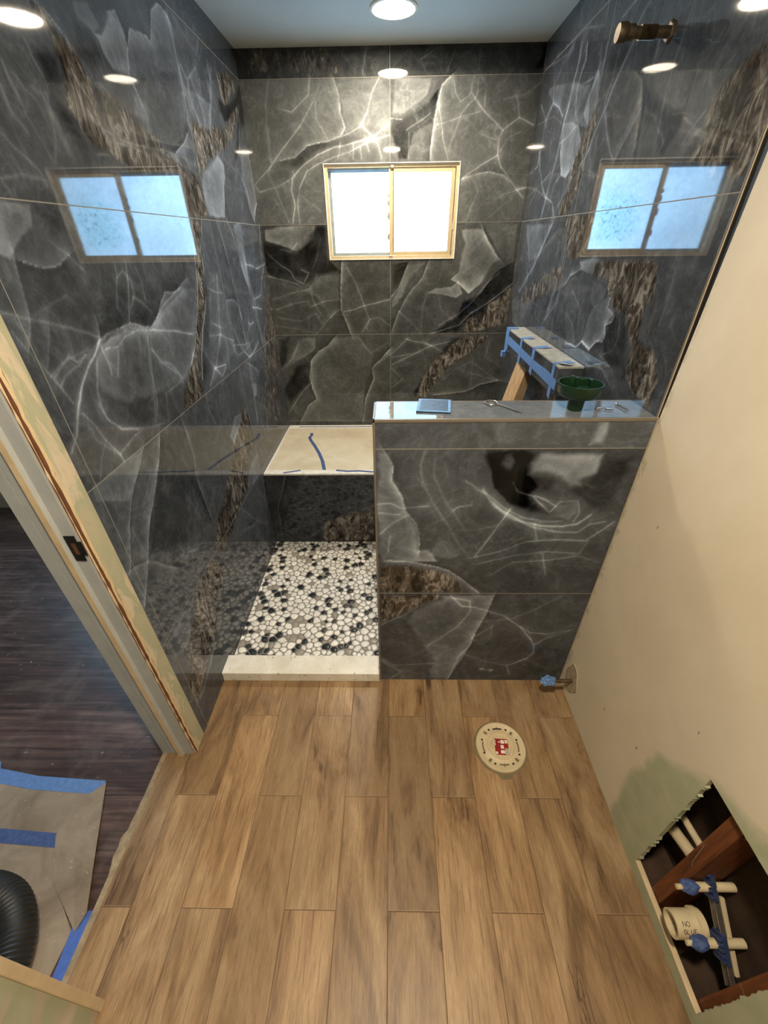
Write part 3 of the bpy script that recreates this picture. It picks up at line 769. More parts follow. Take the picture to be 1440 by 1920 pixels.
v 4 0.12 0 1767,543 1872,417 2054,239
v 4 0.1 0 2019,531 2132,354
e 12 0.1 1 1933,350 1845,377 1727,439
e 14 0.12 -1 903,890 943,875 991,851 1034,810 1060,773 1108,722
e 14 0.08 1 1125,748 1182,700 1228,696 1328,632
v 5 0.1 0 898,867 915,754 942,726 973,644
v 4 0.15 0 1265,260 1119,205 988,156 918,159
p 0 0.12 0 1171,220 1107,187 959,140 918,159 1017,171 1140,236
p 0 0.1 0 1167,542 1087,511 1013,400 945,438 905,442 903,540 1019,548
v 4 0.08 0 982,978 994,888''',
'right': '''v 5 0.14 0 2534,2381 2599,2363 2931,2399 2961,2363
v 5 0.12 0 2526,2369 2641,2343 2683,2318 2745,2295
e 10 0.2 1 2363,2335 2340,2284 2371,2245 2382,2209 2371,2174
v 6 0.24 0 2431,2353 2429,2297 2446,2249 2447,2213 2468,2165 2488,2133 2495,2079 2502,2023 2527,1966 2556,1910 2596,1784
v 4 0.15 0 2371,2174 2355,2130 2301,2087 2347,2081 2402,2065 2495,2056
v 4 0.2 0 2202,2291 2180,2229 2180,2215 2214,2205 2326,2212
v 4 0.2 0 2146,2276 2142,2242 2155,2206
p 0 0.16 0 2183,2218 2141,2191 2135,2161 2119,2122 2135,2086 2175,2052 2257,2109 2230,2167
v 5 0.2 0 1921,2214 1949,2190 1982,2157 2011,2126 2032,2090 2061,2064 2095,2027 2113,1991 2147,1959 2266,1901 2366,1818
r 0 0.7 0 2139,2108 2089,2063 2123,2005 2159,1961 2190,1919 2281,1883 2293,1941 2248,2007 2220,2053
r 0 1 0 2142,1952 2127,1912 2173,1838 2211,1778 2343,1783 2331,1832 2211,1896
p 0 0.17 0 2488,2133 2288,2085 2221,2020 2250,1954 2332,1918 2403,1941 2470,2019 2479,2077
p 0 0.1 0 2476,2256 2246,2192 2175,2052 2288,2085 2488,2133
p 0 0.06 0 2836,2307 2476,2256 2488,2133 2598,2190 2703,2231
v 5 0.2 0 2907,2266 2781,2185 2703,2231 2601,2195 2523,2154
v 4 0.14 0 2703,2231 2732,2300 2765,2337
v 4 0.14 0 2781,2185 2790,2104
v 5 0.25 0 2804,2069 2803,2009 2939,1996
v 5 0.25 0 2804,2069 2758,2000 2668,1920 2580,1869 2459,1840 2399,1786
v 4 0.12 0 2580,1869 2756,1909 2860,1844
v 4 0.15 0 2677,1934 2556,1961
v 4 0.15 0 2403,1941 2483,1900 2488,1858
v 5 0.16 0 2027,2069 1981,2014 1913,1951 1867,1922
e 14 0.08 -1 1742,2067 1718,2022 1712,1983 1706,1944 1695,1906
e 20 0.1 1 1740,2036 1764,2010 1793,1979 1827,1948 1844,1924
p 0 -0.08 0 2036,2083 1996,2103 1925,2034 1906,1974 1880,1941 1917,1958 1986,2021
v 4 0.1 0 2120,1986 2075,1934 2002,1792
v 4 0.12 0 2062,2021 2053,1964 2072,1914 1962,1886
v 6 0.12 0 1639,1988 1618,1965 1573,1941 1554,1922 1568,1900
v 5 0.1 0 2021,2216 2033,2158 2055,2098
p 0 -0.06 0 2103,2264 1921,2214 2011,2126 2032,2090 2091,2180
v 5 0.1 0 1592,2198 1601,2156 1611,2110 1617,2029 1603,1968 1597,1902
v 5 0.14 0 1862,2284 1923,2249 1984,2235
v 5 0.14 0 1969,2318 2057,2308 2104,2260
v 5 0.12 0 2207,2394 2212,2337 2404,2384 2768,2400
v 6 0.12 0 1736,2167 1739,2129 1751,2103
r 0 0.9 0 1240,2031 1146,1889 1148,1848 1161,1806 1295,1826 1392,1864 1365,1911 1386,1963 1347,2000 1293,2020
v 5 0.12 0 1365,1971 1403,1947 1451,1907
v 5 0.12 0 1347,2000 1373,1972 1377,1929
r 0 0.6 0 2717,1439 2191,1603 2111,1552 2365,1423 2745,1360
v 4 0.25 0 2394,1761 2589,1570 2792,1432
v 4 0.2 0 2171,1774 2160,1591 2234,1399
v 4 0.2 0 2384,1542 2546,1403
v 4 0.2 0 2111,1552 2137,1450 2261,1355
p 0 0.12 0 2858,1766 2390,1754 2521,1613 2700,1582
v 4 0.18 0 2941,1777 2957,1553 2981,1454
r 0 1 0 2238,1777 1913,1768 1914,1659 1986,1631 2077,1616 2165,1667
r 0 1 0 1828,1625 1398,1644 1359,1585 1361,1542 1385,1512 1375,1476 1374,1435 1319,1423 1273,1420 1227,1387 1206,1355 1201,1311 1187,1262 1313,1289 1374,1325 1393,1377 1388,1402 1438,1433 1488,1485 1582,1493 1661,1533 1679,1573 1808,1579
p 0 0.24 0 1979,1619 1830,1643 1739,1622 1737,1590 1808,1579 1933,1586
p 0 0.04 0 2070,1524 2017,1565 1933,1586 1813,1571 1790,1505 1777,1452 1778,1370 1838,1333 1934,1319
e 12 0.22 -1 2072,1528 2030,1564 1936,1590
p 0 0.1 0 1808,1564 1670,1546 1678,1517 1730,1478 1776,1491
p 0 0.1 0 1747,1472 1620,1537 1566,1481 1606,1436 1594,1404 1687,1334 1761,1344 1765,1434
e 12 0.2 1 1619,1523 1624,1491 1561,1475 1564,1453 1606,1436 1586,1406 1597,1381 1642,1376 1687,1334 1761,1344
v 6 0.35 0 1930,1313 1855,1321 1817,1320 1766,1352 1687,1334
v 4 0.12 0 2002,1421 1902,1392 1838,1333
v 5 0.12 0 1981,1510 1862,1461 1835,1403
p 0 -0.1 0 1566,1481 1492,1491 1424,1401 1391,1339 1489,1314 1570,1340 1586,1406
v 6 0.14 0 1517,1471 1494,1422 1501,1371 1564,1345
v 4 0.14 0 1589,1340 1493,1320 1472,1314
p 0 0.08 0 1535,1302 1455,1315 1390,1292 1418,1233 1490,1274
p 0 -0.18 0 1399,1340 1378,1342 1362,1307 1397,1301 1402,1321
r 0 0.35 0 1384,1500 1363,1582 1302,1517 1268,1449 1286,1430 1365,1462
v 12 0.08 0 1298,1627 1288,1588 1286,1561 1286,1519 1286,1493
v 4 0.15 0 1741,1314 1654,1300 1558,1308
v 4 0.12 0 1680,1273 1609,1295 1543,1299 1456,1265
p 0 0.1 0 2931,1379 2525,1423 2663,1244 2845,1249''',
}
# ------------------------------------------------------------------ stone pattern of the tiles (glaze colour, with window light painted into one left-wall patch)
rng = np.random.default_rng(11)
LAT = rng.random((256, 256))
def vnoise(x, y):
    xi = np.floor(x).astype(int); yi = np.floor(y).astype(int); fx = x-xi; fy = y-yi
    fx = fx*fx*(3-2*fx); fy = fy*fy*(3-2*fy)
    a = LAT[xi & 255, yi & 255]; b = LAT[(xi+1) & 255, yi & 255]; c = LAT[xi & 255, (yi+1) & 255]; d = LAT[(xi+1) & 255, (yi+1) & 255]
    return (a*(1-fx)+b*fx)*(1-fy)+(c*(1-fx)+d*fx)*fy
def fbm(x, y, o=5, g=0.5):
    s = 0; A = 1; T = 0
    for i in range(o):
        s = s + A*vnoise(x*2**i+17.3*i, y*2**i+5.1*i); T += A; A *= g
    return s/T - 0.5
def crackle(x, y):
    xi = np.floor(x).astype(int); yi = np.floor(y).astype(int)
    f1 = np.full(x.shape, 9.0); f2 = np.full(x.shape, 9.0)
    for i in (-1, 0, 1):
        for j in (-1, 0, 1):
            cx = xi+i; cy = yi+j
            px = cx + LAT[cx & 255, cy & 255]; py = cy + LAT[(cx+91) & 255, (cy+47) & 255]
            d = np.hypot(px-x, py-y)
            f2 = np.where(d < f1, f1, np.minimum(f2, d)); f1 = np.minimum(f1, d)
    return f2-f1
def seg_dist(A, B, pts):
    """distance to a polyline and the side (cross product sign) of the nearest segment"""
    best = np.full(A.shape, 1e9); side = np.zeros(A.shape)
    for (x0, y0), (x1, y1) in zip(pts[:-1], pts[1:]):
        dx, dy = x1-x0, y1-y0; L = dx*dx+dy*dy+1e-12
        t = np.clip(((A-x0)*dx+(B-y0)*dy)/L, 0, 1)
        d = np.hypot(A-x0-t*dx, B-y0-t*dy); cr = dx*(B-y0)-dy*(A-x0)
        m = d < best; best = np.where(m, d, best); side = np.where(m, np.sign(cr), side)
    return best, side
def inside(A, B, pts):
    r = np.zeros(A.shape, bool); n = len(pts)
    for i in range(n):
        x0, y0 = pts[i]; x1, y1 = pts[(i+1) % n]
        if y0 == y1: continue
        c = ((y0 > B) != (y1 > B)) & (A < (x1-x0)*(B-y0)/(y1-y0)+x0)
        r ^= c
    return r
def pattern(key, A, B, base):
    """tone (0..1, perceptual) and rock mask on wall coordinates A, B"""
    seed = sum(map(ord, key))*0.37
    wa = fbm(A*5+seed, B*5, 4)*0.022 + fbm(A*40+seed, B*40, 3)*0.007
    wb = fbm(A*5+seed+40, B*5+9, 4)*0.022 + fbm(A*40+seed+70, B*40, 3)*0.007
    a = A+wa; b = B+wb
    row = np.floor((B-G0)/ROW); cs = row*5.3+seed
    tone = base + 0.14*fbm(a*2.0+cs, b*2.0+cs, 5) + 0.07*fbm(a*8+cs, b*8, 4)
    ck = crackle(a*4.2+cs+wa*60, b*3.6+cs+wb*60); vis = np.clip(0.5+2.2*fbm(A*2.5+cs+30, B*2.5, 3), 0, 1)
    tone += vis*(0.055*np.exp(-(ck/0.022)**2)+0.025*np.exp(-ck/0.12))
    ck2 = crackle(a*9+cs+3+wa*80, b*8+cs+wb*80); vis2 = np.clip(0.3+2.5*fbm(A*3+cs+60, B*3+8, 3), 0, 1)
    tone += vis2*0.035*np.exp(-(ck2/0.03)**2)
    rock = np.zeros(A.shape)
    modv = np.clip(0.95+1.3*fbm(A*14+seed, B*14+3, 3), 0.35, 1.5)
    wa2 = fbm(A*9+seed, B*9, 4)*0.012 + fbm(A*45+seed, B*45, 3)*0.006
    wb2 = fbm(A*9+seed+40, B*9+9, 4)*0.012 + fbm(A*45+seed+70, B*45, 3)*0.006
    for line in FEATS.get(key, '').split('\n'):
        if not line.strip(): continue
        q = line.split(' '); typ, wid, amp, sg = q[0], float(q[1])/1000, float(q[2]), int(q[3])
        amp *= {'v': 1.25, 'e': 1.45, 'p': 1.45 if float(q[2]) > 0 else 1.0, 'r': 1.0}[typ]
        pts = [tuple(float(c)/1000 for c in s.split(',')) for s in q[4:]]
        ax = [p[0] for p in pts]; bx = [p[1] for p in pts]; mg = 0.03+wid*4
        idx = np.nonzero((A > min(ax)-mg) & (A < max(ax)+mg) & (B > min(bx)-mg) & (B < max(bx)+mg))[0]
        if not len(idx): continue
        k = 0.25 if typ in 've' else 1.0
        aa = A[idx]+wa2[idx]*(0.55 if typ in 've' else 1.0); bb = B[idx]+wb2[idx]*(0.55 if typ in 've' else 1.0)
        if typ == 'v':
            d, s = seg_dist(aa, bb, pts)
            w0 = max(wid*0.55, 0.0022)
            tone[idx] += amp*modv[idx]*(0.8*np.exp(-(d/w0)**2)+0.30*np.exp(-d/(wid*3.2)))
        elif typ == 'e':
            d, s = seg_dist(aa, bb, pts); on = (s == sg)
            g = amp*modv[idx]*(0.55*np.exp(-(d/0.0028)**2) + np.where(on, 0.75*np.exp(-d/wid), -0.22*np.exp(-d/0.02)))
            tone[idx] += g
        else:
            d, s = seg_dist(aa, bb, pts+[pts[0]]); d = np.where(inside(aa, bb, pts), d, -d)
            if typ == 'p':
                f = np.clip((d+0.004)/0.009, 0, 1)
                if amp > 0:
                    nz = np.clip(0.75+1.6*fbm(A[idx]*7+seed+11, B[idx]*7, 4), 0.25, 1.3)
                    shp = 0.004+0.022*np.clip(0.5+2.2*fbm(A[idx]*6+seed+50, B[idx]*6, 2), 0, 1)
                    f = np.clip((d+0.003)/shp, 0, 1); f = f*f*(3-2*f)
                    f = f*nz*(0.50+0.75*np.exp(-np.maximum(d, 0)/0.028))
                else:
                    shp = 0.006+0.030*np.clip(0.5+2.2*fbm(A[idx]*6+seed+90, B[idx]*6, 2), 0, 1)
                    f = np.clip((d+0.004)/shp, 0, 1); f = f*(0.75+1.2*np.clip(fbm(A[idx]*9+seed+5, B[idx]*9, 4), -0.4, 0.4))
                tone[idx] += amp*f
            else:
                f = np.clip((d+0.012)/0.028, 0, 1)
                rock[idx] = np.maximum(rock[idx], amp*f)
    return np.clip(tone, 0.05, 0.95), rock
def set_pattern(me, tone, rock):
    n = len(me.vertices); arr = np.ones((n, 4), np.float32); arr[:, 0] = tone; arr[:, 1] = rock; arr[:, 2] = 0
    at = me.attributes.new('pattern', 'FLOAT_COLOR', 'POINT'); at.data.foreach_set('color', arr.ravel())
def splits(vals, step):
    out = []
    for a, b in zip(vals[:-1], vals[1:]):
        n = max(1, int(round((b-a)/step))); out += list(np.linspace(a, b, n+1)[:-1])
    return np.array(out+[vals[-1]])
def tile_wall(name, key, plane, pos, avals, bvals, mats, base, thick, hole=None, step=0.0042, kind='structure'):
    """a tiled wall slab: dense front sheet (for the stone pattern), thickness and back. plane 'x' or 'y'; thick signed"""
    av = splits(avals, step); bv = splits(bvals, step); na, nb = len(av), len(bv)
    A, B = np.meshgrid(av, bv, indexing='ij'); A = A.ravel(); B = B.ravel()
    def P(a, b, d):
        z = np.zeros_like(a)+pos+d
        return np.stack((z, a, b), 1) if plane == 'x' else np.stack((a, z, b), 1)
    V = P(A, B, 0.0)
    i, j = np.meshgrid(np.arange(na-1), np.arange(nb-1), indexing='ij'); i = i.ravel(); j = j.ravel()
    if hole:
        ca = (av[i]+av[i+1])/2; cb = (bv[j]+bv[j+1])/2
        k = ~((ca > hole[0]) & (ca < hole[1]) & (cb > hole[2]) & (cb < hole[3])); i = i[k]; j = j[k]
    q = np.stack((i*nb+j, (i+1)*nb+j, (i+1)*nb+j+1, i*nb+j+1), 1)
    if plane == 'x' and thick < 0: pass
    elif plane == 'x': q = q[:, ::-1]
    faces = [q]
    extra = []; ef = []
    def quad(pts4):
        s = len(V)+len(extra); extra.extend(pts4); ef.append((s, s+1, s+2, s+3))
    def pt(a, b, d): return (pos+d, a, b) if plane == 'x' else (a, pos+d, b)
    a0, a1, b0, b1 = av[0], av[-1], bv[0], bv[-1]
    rects = [(a0, a1, b0, b1)] + ([tuple(hole)] if hole else [])
    for (p, r, s_, t_) in rects:
        for (u0, v0, u1, v1) in ((p, s_, r, s_), (r, s_, r, t_), (r, t_, p, t_), (p, t_, p, s_)):
            quad([pt(u0, v0, 0), pt(u1, v1, 0), pt(u1, v1, thick), pt(u0, v0, thick)])
    if hole:
        h0, h1, g0, g1 = hole
        for (p, r, s_, t_) in ((a0, h0, b0, b1), (h1, a1, b0, b1), (h0, h1, b0, g0), (h0, h1, g1, b1)):
            quad([pt(p, s_, thick), pt(r, s_, thick), pt(r, t_, thick), pt(p, t_, thick)])
    else:
        quad([pt(a0, b0, thick), pt(a1, b0, thick), pt(a1, b1, thick), pt(a0, b1, thick)])
    E = np.array(extra, float)
    allV = np.concatenate((V, E)); allF = np.concatenate((q, np.array(ef)))
    me = bpy.data.meshes.new(name)
    me.vertices.add(len(allV)); me.vertices.foreach_set('co', allV.astype(np.float32).ravel())
    me.loops.add(len(allF)*4); me.loops.foreach_set('vertex_index', allF.astype(np.int32).ravel())
    me.polygons.add(len(allF)); me.polygons.foreach_set('loop_start', (np.arange(len(allF))*4).astype(np.int32))
    mi = np.zeros(len(allF), np.int32); mi[len(q):] = 1; me.polygons.foreach_set('material_index', mi)
    me.update(calc_edges=True)
    b_ = base(A, B) if callable(base) else np.full(A.shape, base)
    tone, rock = pattern(key, A, B, b_)
    set_pattern(me, np.concatenate((tone, np.full(len(E), 0.25))), np.concatenate((rock, np.zeros(len(E)))))
    o = link(name, me, mats)
    if kind: o['kind'] = kind
    return o
def give_tone(o, tone=0.27, spread=0.10, seed=0.0):
    """stone tone for a plain tiled piece, from noise"""
    me = o.data; n = len(me.vertices); co = np.zeros(n*3); me.vertices.foreach_get('co', co); co = co.reshape(-1, 3)
    t = tone+spread*fbm(co[:, 0]*6+seed+co[:, 2]*3, co[:, 1]*6+co[:, 2]*5, 4)
    set_pattern(me, np.clip(t, 0.05, 0.9), np.zeros(n))

# ------------------------------------------------------------------ setting: tiled walls
def base_back(A, B):
    t = np.full(A.shape, 0.315)
    t = np.where((B > G0+2*ROW) & (B < G0+3*ROW) & (A < 0), 0.42, t)
    t = np.where((B > G0+2*ROW) & (B < G0+3*ROW) & (A > 0), 0.38, t)
    t = np.where(B > G0+3*ROW, 0.26, t)
    return t
tile_wall('wall_back', 'back', 'y', YB, [XL-0.02, WX0, WX1, XR+0.02], [0, WZ0, WZ1, ZC], [M_MB, M_WALLP], base_back, 0.12, hole=(WX0, WX1, WZ0, WZ1))
tile_wall('wall_left', 'left', 'x', XL, [YT, YB], [-0.012, ZC], [M_ML, M_WALLP], 0.315, -0.12)
tile_wall('wall_right', 'right', 'x', XR, [YRT, YB], [-0.012, ZC], [M_MR, M_WALLP], 0.30, 0.02)

# ------------------------------------------------------------------ setting: floors, ceiling, painted walls
bm = bmesh.new(); box(bm, XJ+0.012, XR+0.01, YFRONT, YP+0.05, -0.05, 0.0); obj('floor', bm, M_FLOOR, kind='structure')
bm = bmesh.new(); box(bm, -4.2, XJ+0.012, YFRONT, 2.62, -0.06, -0.004); obj('floor', bm, M_HALL, kind='structure')
bm = bmesh.new(); box(bm, -4.3, XR+0.3, YFRONT-0.1, YB+0.15, ZC, ZC+0.1); obj('ceiling', bm, M_CEIL, kind='structure')
bm = bmesh.new(); box(bm, -4.3, XR+0.3, YFRONT-0.12, YFRONT, -0.05, ZC); obj('wall_front', bm, M_WALLP, kind='structure')
# outer shell behind the tiled right wall and the service cavity
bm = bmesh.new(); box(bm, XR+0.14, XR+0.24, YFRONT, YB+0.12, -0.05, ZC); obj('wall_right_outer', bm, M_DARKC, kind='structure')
# drywall of the right wall with the service opening
HY0, HY1, HZ0, HZ1 = 0.162, 0.474, 0.045, 0.602
xf = XR+0.004; xb = XR+0.018
bm = bmesh.new()
for (a, b, c, d) in ((YFRONT, HY0, 0, ZC), (HY0, HY1, 0, HZ0), (HY0, HY1, HZ1, ZC)):
    box(bm, xf, xb, a, b, c, d)
pf = [(HY1, 0), (YP-0.002, 0), (YP-0.003, 1.262), (YRT-0.010, 1.264), (YRT-0.020, 1.55), (YRT-0.030, 1.85), (YRT-0.036, ZC), (HY1, ZC)]
va = [bm.verts.new((xf, y, z)) for y, z in pf]; vb = [bm.verts.new((xb, y, z)) for y, z in pf]
bm.faces.new(va); bm.faces.new(vb[::-1])
for i in range(len(pf)): bm.faces.new((va[i], va[(i+1) % len(pf)], vb[(i+1) % len(pf)], vb[i]))
bmesh.ops.remove_doubles(bm, verts=bm.verts[:], dist=1e-5)
# the ragged sawn rim of the opening
random.seed(5)
def ragged(bm, p, q, n, amp, x0, x1):
    P0 = Vector(p); Q0 = Vector(q); d = (Q0-P0); nrm = Vector((0, -d.z, d.y)).normalized()
    cuts = [0.0]
    while cuts[-1] < 1: cuts.append(min(1.0, cuts[-1]+random.uniform(0.3, 2.2)/n))
    for i in range(len(cuts)-1):
        a = P0+d*cuts[i]; b = P0+d*cuts[i+1]; h = amp*random.random()**2
        vs = [bm.verts.new((x0, a.y, a.z)), bm.verts.new((x0, b.y, b.z)), bm.verts.new((x0, (a.y+b.y)/2+nrm.y*h, (a.z+b.z)/2+nrm.z*h)),
              bm.verts.new((x1, a.y, a.z)), bm.verts.new((x1, b.y, b.z)), bm.verts.new((x1, (a.y+b.y)/2+nrm.y*h, (a.z+b.z)/2+nrm.z*h))]
        for f in ((0, 1, 2), (5, 4, 3), (0, 2, 5, 3), (1, 4, 5, 2), (0, 3, 4, 1)): bm.faces.new([vs[k] for k in f])
ragged(bm, (0, HY1, HZ0), (0, HY1, HZ1), 40, 0.006, xf+0.001, xb)
ragged(bm, (0, HY1, HZ1), (0, HY0, HZ1), 30, 0.003, xf+0.001, xb)
ragged(bm, (0, HY0, HZ1), (0, HY0, HZ0), 40, 0.006, xf+0.001, xb)
obj('wall_right_drywall', bm, M_DRY_R, kind='structure')
# black open joint between tile edge and drywall
bm = bmesh.new(); box(bm, XR+0.006, XR+0.02, YRT-0.05, YRT+0.001, ZP, ZC); obj('trim_1', bm, M_BLACK, kind='structure')
bm = bmesh.new(); box(bm, XR-0.0006, XR+0.002, YRT-0.0012, YRT+0.0012, ZP, ZC); obj('trim_2', bm, M_TRIMM, kind='structure')
# pale bottom rim of the opening (cut drywall core)
bm = bmesh.new(); box(bm, xf-0.001, xb+0.001, HY0, HY1, HZ0-0.001, HZ0+0.008, bev=0.002); obj('trim_3', bm, M_JAMBC, kind='structure')

# left wall: green board in front of the doorway, header, and the wall piece between doorway and tile
bm = bmesh.new(); box(bm, XJ+0.013, XL, YFRONT, YN-0.022, 0, ZC); obj('wall_left_near', bm, M_DRY_L, kind='structure')
bm = bmesh.new(); box(bm, XJ+0.013, XL, YN-0.022, YT, 2.06, ZC); obj('wall_left_header', bm, M_DRY_L, kind='structure')
bm = bmesh.new(); box(bm, XJ+0.013, XL+0.001, YJ+0.02, YT, 0, 2.06, bev=0.003); obj('wall_left_corner', bm, M_CORNER, kind='structure')
bm = bmesh.new(); box(bm, XJ-0.08, XJ+0.001, YT, YB, 0, ZC); obj('wall_left_outer', bm, M_WALLP, kind='structure')
# door frame: far jamb with groove, stop, crack and strike plate; near jamb; head
door = empty('door_1', (-0.85, 0.49, 0), None, None); door['kind'] = 'structure'
bm = bmesh.new()
prof = [(XJ, 0.0), (XJ, 0.0), (-0.886, 0.0), (-0.886, 0.003), (-0.882, 0.003), (-0.882, 0.0), (-0.852, 0.0), (-0.848, -0.012), (-0.832, -0.012), (-0.828, -0.002), (-0.794, -0.002), (-0.794, 0.0)]
pts = [(x, YJ+d) for x, d in prof[1:]]+[(-0.794, YJ+0.02), (XJ, YJ+0.02)]
slab(bm, pts, 0.0, 2.06)
jamb = obj('jamb', bm, M_JAMB, door)
bm = bmesh.new(); slab(bm, [(-0.849, YJ-0.0125), (-0.833, YJ-0.0125), (-0.829, YJ-0.003), (-0.852, YJ-0.001)], 0.0, 2.06)
tag(obj('door_stop', bm, M_JAMBC, door))
bm = bmesh.new(); box(bm, -0.794, -0.7835, YJ+0.006, YJ+0.02, 0, 2.06); obj('gap_filler', bm, M_RAW, door)
bm = bmesh.new(); box(bm, XJ+0.002, XJ+0.013, YJ+0.02, YT, 0, 2.06); obj('casing', bm, M_JAMB, door)
bm = bmesh.new(); random.seed(3)
pp = []
n = 90
for i in range(n+1):
    z = 2.06*i/n; pp.append((YJ+0.0045+0.005*random.random(), z))
for i in range(n):
    (y0, z0), (y1, z1) = pp[i], pp[i+1]
    v = [bm.verts.new((-0.789, y0-0.004, z0)), bm.verts.new((-0.780, y0+0.010, z0)), bm.verts.new((-0.780, y1+0.010, z1)), bm.verts.new((-0.789, y1-0.004, z1)),
         bm.verts.new((-0.789, y0+0.016, z0)), bm.verts.new((-0.789, y1+0.016, z1))]
    bm.faces.new((v[0], v[1], v[2], v[3])); bm.faces.new((v[1], v[4], v[5], v[2])); bm.faces.new((v[0], v[3], v[5], v[4]))
obj('torn_bead', bm, M_JAMBC, door)
bm = bmesh.new(); box(bm, XJ, XL+0.006, YN-0.022, YN, 0, 2.06, bev=0.002); obj('jamb', bm, M_JAMBC, door)
bm = bmesh.new(); box(bm, XJ, XL, YN, YJ, 2.04, 2.06); obj('jamb', bm, M_JAMB, door)
# strike plate
bm = bmesh.new()
y0 = YJ-0.0045; y1 = YJ-0.0015
for r_ in ((-0.825, -0.798, 1.072, 1.092), (-0.825, -0.798, 1.012, 1.032), (-0.825, -0.818, 1.032, 1.072), (-0.804, -0.788, 1.030, 1.074)):
    box(bm, r_[0], r_[1], y0, y1, r_[2], r_[3])
sp = obj('strike_plate', bm, M_BLACK, door); sp['label'] = 'black metal strike plate'
bm = bmesh.new(); box(bm, -0.818, -0.804, y1-0.001, y1+0.0005, 1.032, 1.072); obj('latch_hole', bm, M_RAW, sp)
# threshold strip
random.seed(9)
bm = bmesh.new()
ys = np.linspace(YN, YJ, 26)
top = [(XJ+0.018, y) for y in ys]; bot = [(XJ+0.0+(-0.022*max(0, math.sin((y-0.40)*13))*random.random()), y) for y in ys]
slab(bm, top+bot[::-1], -0.003, 0.0006); obj('trim_4', bm, plain('thinset_smear', srgb(150, 134, 108), 0.8, scale=40, var=0.3), kind='structure')
# hall
bm = bmesh.new(); box(bm, -4.3, XJ-0.08, 2.62, 2.74, -0.06, 0.9); box(bm, -4.3, -2.9, 2.62, 2.74, 0.9, ZC); box(bm, -1.5, XJ-0.08, 2.62, 2.74, 0.9, ZC); box(bm, -2.9, -1.5, 2.62, 2.74, 2.1, ZC)
obj('wall_hall_back', bm, M_WALLP, kind='structure')
bm = bmesh.new(); box(bm, -4.3, -4.2, YFRONT, 2.74, -0.06, ZC); obj('wall_hall_left', bm, M_WALLP, kind='structure')
w2 = empty('window_2', (-2.2, 2.66, 0.9), None, None); w2['kind'] = 'structure'
bm = bmesh.new(); box(bm, -2.9, -1.5, 2.66, 2.68, 0.9, 2.1); obj('pane', bm, M_HALLW, w2)
bm = bmesh.new(); box(bm, -2.9, -2.85, 2.63, 2.66, 0.9, 2.1); box(bm, -1.55, -1.5, 2.63, 2.66, 0.9, 2.1); box(bm, -2.85, -1.55, 2.63, 2.66, 0.9, 0.95); box(bm, -2.85, -1.55, 2.63, 2.66, 2.05, 2.1); box(bm, -2.22, -2.18, 2.63, 2.66, 0.95, 2.05)
obj('frame', bm, M_JAMB, w2)

# ------------------------------------------------------------------ window_1 in the shower
win = empty('window_1', (0, YB, WZ0), None, None); win['kind'] = 'structure'
D = YB
bm = bmesh.new()
def ring(bm, x0, x1, z0, z1, wd, y0, y1, bev=0.0015):
    box(bm, x0, x0+wd, y0, y1, z0, z1, bev=bev); box(bm, x1-wd, x1, y0, y1, z0, z1, bev=bev)
    box(bm, x0+wd, x1-wd, y0, y1, z0, z0+wd, bev=bev); box(bm, x0+wd, x1-wd, y0, y1, z1-wd, z1, bev=bev)
ring(bm, WX0+0.002, WX1-0.002, WZ0+0.002, WZ1-0.002, 0.003, D-0.004, D+0.01, 0)
obj('tile_edge_trim', bm, M_STRIPW, win)
bm = bmesh.new(); ring(bm, WX0+0.004, WX1-0.004, WZ0+0.004, WZ1-0.004, 0.018, D+0.008, D+0.075)
obj('outer_frame', bm, M_ALU, win)
XM = 0.004
bm = bmesh.new(); ring(bm, WX0+0.022, XM+0.01, WZ0+0.022, WZ1-0.022, 0.016, D+0.045, D+0.062)
for dz in (0.0, 0.010): box(bm, WX0+0.022, XM-0.01, D+0.020+dz, D+0.026+dz, WZ1-0.030-dz*0.4, WZ1-0.022, bev=0.001)
fs = obj('fixed_sash', bm, M_ALUG, win)
bm = bmesh.new(); box(bm, WX0+0.036, XM, D+0.052, D+0.056, WZ0+0.036, WZ1-0.036); obj('pane', bm, M_PANE, fs)
bm = bmesh.new(); x0, x1 = XM-0.014, WX1-0.026
ring(bm, x0, x1, WZ0+0.020, WZ1-0.022, 0.022, D+0.014, D+0.036)
ss = obj('sliding_sash', bm, M_ALU, win)
bm = bmesh.new(); box(bm, x0+0.020, x1-0.020, D+0.024, D+0.028, WZ0+0.040, WZ1-0.042); obj('pane', bm, M_PANES, ss)
bm = bmesh.new()
box(bm, x0+0.022, x0+0.029, D+0.016, D+0.030, WZ0+0.042, WZ1-0.044); obj('rubber_gasket', bm, M_SLOT, ss)
for z, h in ((1.80, 0.035), (1.905, 0.02), (1.70, 0.032), (1.865, 0.03)):
    bm = bmesh.new(); box(bm, x0-0.008, x0+0.002, D+0.014, D+0.024, z, z+h, bev=0.002); box(bm, x0-0.011, x0-0.004, D+0.016, D+0.022, z+h*0.3, z+h*0.6, bev=0.001)
    obj('latch', bm, M_ZINC, ss)
bm = bmesh.new(); box(bm, WX1-0.024, WX1-0.016, D+0.004, D+0.018, 1.745, 1.785, bev=0.002); obj('catch', bm, M_JAMBC, win)
for x, z in ((XM-0.004, WZ0+0.016), (XM+0.004, WZ1-0.020)):
    bm = bmesh.new(); box(bm, x-0.010, x+0.010, D+0.003, D+0.016, z-0.007, z+0.007, bev=0.003); obj('guide_block', bm, M_ZINC, win)

# ------------------------------------------------------------------ half wall
hw = tile_wall('wall_half', 'pony', 'y', YP, [PX+0.004, XR], [0, ZP-0.009], [M_MP, M_MP], lambda A, B: np.where(B > G0+ROW, 0.34, 0.30), 0.157, step=0.004)
hw['label'] = 'half-height shower wall clad in veined dark stone tile'
